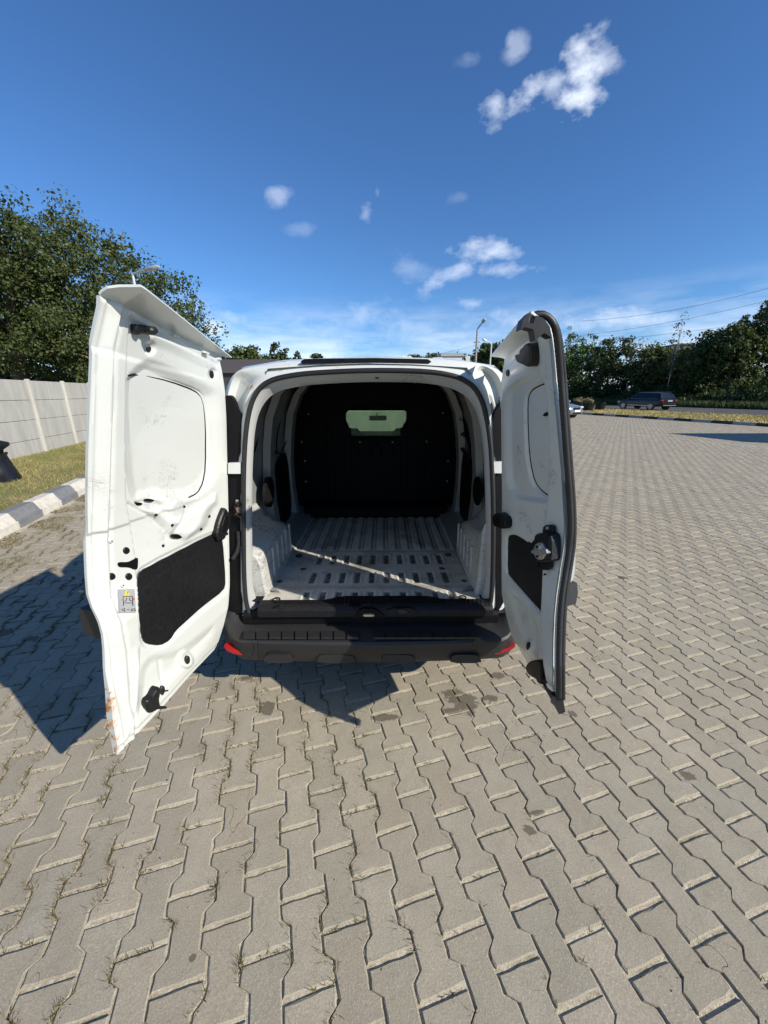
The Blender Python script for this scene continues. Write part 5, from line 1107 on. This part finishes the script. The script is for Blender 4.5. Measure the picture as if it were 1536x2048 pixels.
for (px, Y, hw, hh, mt, lab, kd) in far:
    topz = U(px, 724-hh, Y)[2]; W_ = hw*Y/FPX*1.02; x = U(px, 720, Y)[0]; zc_ = topz*.55
    if kd == 'p': tree('poplar_tree', (x, Y, 0), topz, [(0, 0, topz*.62, W_*.9, W_, topz*.38), (0, 0, topz*.35, W_, W_, topz*.3)], 70, 26, .30, M_[mt], M_['bark'], lab, 'far trees beyond the van roof', .15, clr=.75, limbs=0, shell=.2)
    else: tree('broadleaf_tree', (x, Y, 0), topz, [(0, 0, topz-W_*.62, W_*.8, W_, W_*.55), (W_*.35, 0, topz-W_*1.0, W_*.75, W_, W_*.7), (-W_*.35, 0, topz-W_*1.1, W_*.75, W_, W_*.7), (0, 0, topz*.35, W_*.9, W_, topz*.32)], 110, 26, .30, M_[mt], M_['bark'], lab, 'far trees beyond the van roof', .2, clr=.9, limbs=0, shell=.25)
# the tree belt beyond the road, on the right
belt = [ # px, distance, top px y, half width px, leaf, kind, label
 (1148, 50, 668, 40, 'leaf_fresh', 'b', 'bright green round tree just right of the narrow door, beyond the road'),
 (1128, 54, 652, 9, 'leaf_birch', 'w', 'thin wispy tree top rising beside the black seal of the narrow door'),
 (1215, 54, 676, 34, 'leaf_dark', 'b', 'dark tree behind the two young pale-trunked birches beyond the road'),
 (1185, 48, 716, 26, 'leaf_birch', 'y', 'small bare-branched young tree above the silver car and the black tubs'),
 (1256, 46, 672, 14, 'leaf_birch', 'w', 'young birch with a pale straight trunk rising behind the bonnet of the dark estate car'),
 (1272, 47, 680, 20, 'leaf_birch', 'w', 'young birch with forked pale branches above the roof of the dark estate car'),
 (1300, 52, 690, 30, 'leaf', 'b', 'dense leafy tree behind the dark estate car'),
 (1340, 47, 640, 26, 'leaf_birch', 'w', 'tall wispy birch above the rear end of the dark estate car'),
 (1345, 53, 700, 34, 'leaf', 'b', 'leafy tree at the foot of the tall wispy birch'),
 (1400, 46, 684, 30, 'leaf', 'b', 'leafy tree in front of the grey apartment block beyond the road'),
 (1425, 52, 648, 40, 'leaf_dark', 'b', 'dark crown just right of the grey apartment block'),
 (1455, 44, 655, 32, 'leaf', 'b', 'green tree with a pale trunk between the apartment block and the right edge'),
 (1490, 50, 618, 44, 'leaf_dark', 'b', 'large dark tree second from the right edge beyond the road'),
 (1540, 44, 578, 44, 'leaf_dark', 'b', 'tallest dark tree, cut by the right edge of the picture'),
 (1600, 44, 600, 50, 'leaf_dark', 'b', 'dark tree outside the right edge beyond the road')]
for (px, Y, ty, hw, mt, kd, lab) in belt:
    # keep them beyond the road whatever the row
    x = U(px, 760, Y)[0]; n_ = x*GN[0]+Y*GN[1]
    if n_ < 46: sc = 46/n_; Y *= sc; x *= sc
    topz = U(px, ty-6, Y)[2]; W_ = hw*Y/FPX*1.1; base = (x, Y, -.05)
    if kd == 'b': tree('broadleaf_tree', base, topz, [(0, 0, topz-W_*.6, W_*.75, W_*.8, W_*.55), (W_*.45, 0, topz-W_*1.2, W_*.7, W_, W_*.8), (-W_*.45, 0, topz-W_*1.3, W_*.7, W_, W_*.8), (0, -.5, topz*.36, W_*1.05, W_, topz*.28), (0, -.8, topz*.16, W_*1.05, W_*.8, topz*.16)], 250, 40, .16, M_[mt], M_['bark'], lab, 'trees beyond the road', .2, clr=.62, limbs=5, shell=.4)
    else:
        t = tree('birch_tree' if kd == 'w' else 'young_tree', base, topz, [(0, 0, topz*.80, W_*.55, W_*.6, topz*.19), (W_*.3, 0, topz*.55, W_*.8, W_, topz*.2), (-W_*.3, 0, topz*.45, W_*.8, W_, topz*.2)], 60 if kd == 'w' else 34, 16, .12, M_[mt], M_['birchbark'], lab, 'trees beyond the road', .07, clr=.5, limbs=14, shell=.1, trunk_top=.93)
# undergrowth at the foot of the belt, one mass
C = []
for i in range(2600):
    a = random.uniform(0, 75); n_ = random.uniform(43.4, 49.5); p = G(a, n_, 0); h = 4.6*(.65+.35*math.sin(a*.9)*math.cos(a*.37)); C.append([p[0], p[1], random.uniform(.25, max(.6, h)*(.35+.65*(n_-43.2)/5.3))])
C = np.array(C); V, tone = leaves(C, .5+.3*RNG.random(len(C)), 34, .13); o = fastmesh('undergrowth', V, np.arange(len(V)).reshape(-1, 4), M_['leaf_dark'], attr={'tone': tone}); o['kind'] = 'stuff'
C = []
for i in range(620):
    a = random.uniform(62, 180); n_ = random.uniform(44, 60); p = G(a, n_, 0); C.append([p[0], p[1], random.uniform(.5, 6.5)])
C = np.array(C); V, tone = leaves(C, 1.6+RNG.random(len(C)), 34, .34); o = fastmesh('distant_wood', V, np.arange(len(V)).reshape(-1, 4), M_['leaf_dark'], attr={'tone': tone}); o['kind'] = 'stuff'
n = 60000; A = 2+RNG.random(n)*70; Nn = 41.3+RNG.random(n)*2.4
blades('roadside_tall_grass', GA*A[:, None]+GN*Nn[:, None]+np.array([0, 0, -.02]), .55, .03, M_['tallgrass'], .35)
# apartment block among the trees
q = U(1382, 690, 75.); ab = empty('apartment_block', (q[0], q[1], 0)); tag(ab, 'grey-brown apartment block showing between the tree crowns on the right', 'building')
mb_ = simple('grey_render_wall', (.16, .145, .13), .9, sc=2, var=.15); MB().box((q[0]+1.2, 78, q[2]/2-.2), (3.3, 3, q[2]/2+.2)).build('wall', mb_, ab); MB().box((q[0]+1.2, 78, q[2]+.12), (3.5, 3.2, .14)).build('roof', simple('bitumen_roof', (.07, .07, .07), .9), ab)
for i in range(3):
    for j in range(4): MB().box((q[0]-.9+i*1.7, 74.98, q[2]-1.6-j*2.6), (.5, .03, .6)).build('window', M_['carglass'], ab)

# ---- cars
def car(name, label, loc, rz, L, W2, H, paint, wagon=True, plate=None, light='rear', glass=None):
    """x forward; local coordinates, then turned and moved"""
    t = empty(name, loc, rz); tag(t, label, 'car'); Mw = WORLD[t.name]
    def put(m, nm, mat, smooth=False, parent=None, sharp=35):
        m.V = [tuple(Mw @ Vector(v)) for v in m.V]; o = m.build(nm, mat, parent or t, smooth, sharp); return o
    hl = L/2; gz = H-.02
    # body side profile: (x, belt z), with half width
    secs = [(-hl, .62, .70), (-hl+.03, .92, .80), (-hl+.18, 1.00 if wagon else .98, W2-.05), (-hl+.6, 1.0, W2-.01), (-.6, .97, W2), (.5, .94, W2), (.95, .92, W2-.01), (hl-.9, .86, W2-.02), (hl-.35, .76, W2-.07), (hl-.08, .64, W2-.22), (hl, .50, W2-.38)]
    R = []
    for x, zb, w in secs:
        lo = .30 if abs(x) < hl-.3 else .36; pr = [(w-.10, lo), (w-.01, lo+.08), (w, .55 if zb > .6 else .45), (w-.015, zb-.10), (w-.06, zb-.02), (w-.20, zb+.015), (0, zb+.03)]
        R.append([np.array([x, y, z]) for y, z in pr]+[np.array([x, -y, z]) for y, z in pr[:-1]][::-1])
    m = MB().loft(R, caps=True); put(m, 'body', paint, True)
    # greenhouse
    if wagon: gs = [(-hl+.14, .98, .02), (-hl+.34, gz-.12, .16), (-hl+.60, gz-.03, .18), (-.3, gz, .19), (.25, gz-.02, .19), (.55, gz-.12, .17), (1.18, .93, .03)]
    else: gs = [(-hl+.75, .98, .03), (-hl+1.3, gz-.10, .17), (-.5, gz, .19), (.1, gz-.01, .19), (.4, gz-.10, .17), (1.1, .93, .03)]
    R = [[np.array([x, sy*(W2-.06-ins), z]) for sy in (1, -1)] for x, z, ins in gs]
    base_ = [[np.array([x, sy*(W2-.05), .95]) for sy in (1, -1)] for x, z, ins in gs]
    roof = MB(); k_ = len(gs)
    V = []
    for x, z, ins in gs: V += [(x, W2-.06-ins, z-.0), (x, W2-.16-ins, z+.025), (x, -(W2-.16-ins), z+.025), (x, -(W2-.06-ins), z)]
    F = [(i*4+j, i*4+j+1, (i+1)*4+j+1, (i+1)*4+j) for i in range(1, k_-2) for j in range(3)]
    put(MB().add(V[4:-4], [tuple(i-4 for i in f) for f in F]), 'roof', paint, True)
    q4 = [(j, j+1, 5+j, 4+j) for j in range(3)]
    put(MB().add(V[-8:], q4), 'windscreen', M_['carglass'], True)
    put(MB().add(V[:8], q4), 'rear_window', M_['carglass'], True)
    xs_ = [g[0] for g in gs]; zs_ = [g[1] for g in gs]; is_ = [g[2] for g in gs]
    for sy in (1, -1):
        doors = [(-hl+.42, -.95), (-.88, .02), (.10, .92)] if wagon else [(-.95, -.02), (.06, .90)]
        top_poly = [np.array([x, sy*(W2-.058-i_), z]) for x, z, i_ in gs]; low = [np.array([x, sy*(W2-.03), .95]) for x in xs_]
        m = MB()
        for i in range(k_-1): m.add([low[i], top_poly[i], top_poly[i+1], low[i+1]], [(0, 1, 2, 3)])
        put(m, 'side_frame', paint)
        for a, b in doors:
            q = []
            N_ = 8; up_ = []; dn_ = []
            for x in np.linspace(a, b, N_):
                zt_ = np.interp(x, xs_, zs_)-.045; it = np.interp(x, xs_, is_)
                if zt_ < 1.0: zt_ = 1.0
                f_ = (zt_-.95)/max(.05, np.interp(x, xs_, zs_)-.95); up_.append(np.array([x, sy*(W2-.03+ (-.028-it)*f_ +.012), zt_])); dn_.append(np.array([x, sy*(W2-.03+.012), .975]))
            m = MB().loft([dn_, up_], closed=False); put(m, 'side_window', M_['carglass'])
        put(MB().tube([np.array([x, sy*(W2-.02), .962]) for x in np.linspace(-hl+.4, 1.0, 8)], .012, 5), 'window_trim', M_['steel'])
        if wagon: put(MB().tube([np.array([x, sy*(W2-.30), gz+.04]) for x in np.linspace(-hl+.55, .3, 8)], .018, 6), 'roof_rail', M_['steel'])
        for wx in (-hl+.98, hl-.92):
            o = put(MB().lathe((wx, sy*(W2-.09), .32), (0, sy, 0), [(.21, -.09), (.30, -.10), (.32, -.07), (.32, .07), (.30, .095), (.22, .095)], 24), 'wheel', M_['rubber'], True); WORLD[o.name] = Matrix.Identity(4)
            rim = MB()
            for k2 in range(9):
                a = 2*math.pi*k2/9; rim.box((wx+math.cos(a)*.125, sy*(W2+.0), .32+math.sin(a)*.125), (.10, .012, .016), np.array([[math.cos(a), 0, -math.sin(a)], [0, 1, 0], [math.sin(a), 0, math.cos(a)]]))
            put(rim, 'rim_spokes', M_['steel'], parent=o)['kind'] = 'stuff'; put(MB().lathe((wx, sy*(W2+.0), .32), (0, sy, 0), [(.225, -.03), (.225, .012), (.205, .012), (.20, -.03)], 24), 'rim', M_['steel'], True, o)
            put(MB().lathe((wx, sy*(W2-.005), .33), (0, sy, 0), [(.335, .0), (.345, .012), (.375, .01), (.38, -.02)], 24), 'wheel_arch', paint, True)
            put(MB().lathe((wx, sy*(W2-.012), .33), (0, sy, 0), [(.20, .0), (.34, .004), (.34, -.02)], 24), 'wheel_well', M_['deepblack'], True)
        put(MB().box((-hl+.12, sy*(W2-.16), .84), (.10, .13, .075), bev=.03), 'tail_light', simple('tail_light_red', (.35, .02, .02), .2), True)
        put(MB().box((hl-.30, sy*(W2-.20), .66), (.16, .15, .065), bev=.04), 'headlight', simple('headlight_glass', (.55, .57, .58), .12), True)
        put(MB().box((.92, sy*(W2+.07), 1.0), (.06, .09, .06), bev=.03), 'wing_mirror', paint, True)
        put(MB().box((-.1, sy*(W2+.002), .40), (1.1, .012, .02)), 'sill_trim', M_['steel'])
    put(MB().box((-hl-.0, 0, .48), (.06, W2-.14, .13), bev=.05), 'rear_bumper', paint, True); put(MB().box((-hl-.055, 0, .42), (.02, W2-.2, .018)), 'bumper_trim', M_['steel'])
    put(MB().box((-hl-.03, 0, .80), (.02, .26, .06)), 'number_plate', M_['sticker'])
    put(MB().box((hl-.06, 0, .40), (.10, W2-.30, .15), bev=.06), 'front_bumper', paint, True)
    return t, put, hl
mdark = simple('dark_blue_black_car_paint', (.004, .005, .010), .3, 0, .1, coat=.35, spec=.3); msilver = simple('silver_car_paint', (.20, .23, .25), .3, .3, .05, coat=1.0)
# heading parallel to the road; nose towards the far left
c0 = U(1288, 813, 36.); nn = 33.2; s_ = c0[0]/c0[1]
a_ = (nn*(GN[0]-s_*GN[1]))/((s_*GA[1]-GA[0])); pc = G(a_, nn, .0)
car('estate_car', 'dark blue-black estate car driving on the road, seen from its side and rear', (pc[0], pc[1], 0.), math.atan2(GA[1], GA[0])+math.radians(0), 4.75, .92, 1.50, mdark, True)
pc2 = UZ(1128, 836, 0); t2, put2, hl2 = car('silver_car', 'silver saloon car with its front end showing past the narrow right door', (pc2[0]-.7, pc2[1]+1.2, 0), rad(-62), 4.5, .89, 1.42, msilver, False)
for sy in (-1, 1): put2(MB().box((hl2+.005, sy*.155, .60), (.03, .13, .075), bev=.03), 'grille', M_['deepblack'], True)
put2(MB().box((hl2+.06, 0, .47), (.012, .26, .055)), 'front_plate', simple('white_plate', (.75, .76, .76), .4)); put2(MB().box((hl2+.03, 0, .33), (.02, .42, .05), bev=.02), 'air_intake', M_['deepblack'], True)

# ---- black tubs: on the verge at the right and by the wall at the left
def tub(loc, r0_, r1_, h, label, plant=True, fold=True, group='black planting tubs', nm='planting_bag'):
    t = empty(nm, loc); tag(t, label, 'planter', group); c = np.array(loc, float); R = []
    for k_, (rr, z) in enumerate([(r0_*.92, 0), (r0_, h*.08), (lerp(r0_, r1_, .5), h*.5), (r1_, h*.92), (r1_*1.05, h), (r1_*1.0, h*1.03), (r1_*.9, h*.97), (r1_*.86, h*.86)]):
        R.append([c+np.array([math.cos(a)*rr*(1+.035*math.sin(3*a+k_)+.02*math.sin(7*a+k_*2)), math.sin(a)*rr*(1+.035*math.sin(3*a+k_)), z+.015*math.sin(4*a)]) for a in np.linspace(0, 2*math.pi, 25)[:-1]])
    m = MB().loft(R); m.add([R[-1][i] for i in range(24)], [tuple(range(24))]); m.build('bag', M_['bag'], t, True, 50); return t, c
M_['bag'] = simple('black_plastic_sheet', (.010, .011, .014), .35, 0, .3, 12, .3, spec=.3)
for i, (px, py, r_, lab) in enumerate([(1174, 822, .42, 'black planting tub with a dry grassy plant, right behind the silver car'), (1199, 820, .38, 'black planting tub with a bright rim, rightmost on the verge'), (1155, 820, .38, 'black planting tub partly hidden behind the silver car')]):
    q = UZ(px, py, .06); t, c = tub((q[0], q[1], .05), r_, r_*1.12, .62, lab)
    if i != 1:
        V, tone = leaves(np.array([c+np.array([random.gauss(0, .15), random.gauss(0, .15), .75+random.random()*.25]) for _ in range(14)]), np.full(14, .16), 30, .05); fastmesh('plant', V, np.arange(len(V)).reshape(-1, 4), leaf_mat('dry_plant_leaves', (.25, .22, .08), (.32, .28, .12), (.4, .35, .2)), t, attr={'tone': tone})
q = UZ(-8, 962, .09); t, c = tub((q[0], q[1], .07), .36, .25, .50, 'black wrapped bag standing on the lawn at the left edge, tied at the neck', nm='black_bag')
R = [[c+np.array([math.cos(a)*rr*(1+.12*math.sin(3*a)), math.sin(a)*rr, z+.02*math.sin(2*a)]) for a in np.linspace(0, 2*math.pi, 21)[:-1]] for rr, z in ((.19, .48), (.21, .55), (.30, .62), (.30, .67), (.20, .71), (.05, .70))]
MB().loft(R, caps=True).build('neck_fold', M_['bag'], t, True, 60)

# ---- unseen canopy added on the right to cast the shadow on the paving
q = UZ(1400, 872, 0); cz = 4.6; k_ = cz/math.tan(rad(SUN_EL)); cx, cy = q[0]+.855*k_, q[1]-.518*k_
cn = empty('shadow_canopy', (cx+4, cy, 0)); tag(cn, 'unseen flat canopy added outside the frame to shade the far right of the paving', 'canopy')
e1 = UZ(1370, 868, 0)+np.array([.855*k_, -.518*k_, 0]); e2 = UZ(1536, 868, 0)+np.array([.855*k_, -.518*k_, 0]); e3 = UZ(1536, 886, 0)+np.array([.855*k_, -.518*k_, 0]); dd = (e2-e1); 
poly = [e1, e3, e3+dd*2.2, e2+dd*2.2]
MB().prism([np.array([p[0], p[1], cz]) for p in poly], np.array([0, 0, 0]), np.array([0, 0, .35])).build('roof', M_['grey_plastic'], cn)
mid_c = sum(poly)/4; MB().tube([(mid_c[0], mid_c[1], 0), (mid_c[0], mid_c[1], cz)], .14, 10).build('column', M_['lamppost'], cn); 
mid_c = poly[2]*.5+poly[3]*.5-dd*.2; MB().tube([(mid_c[0], mid_c[1], 0), (mid_c[0], mid_c[1], cz)], .14, 10).build('column', M_['lamppost'], cn)
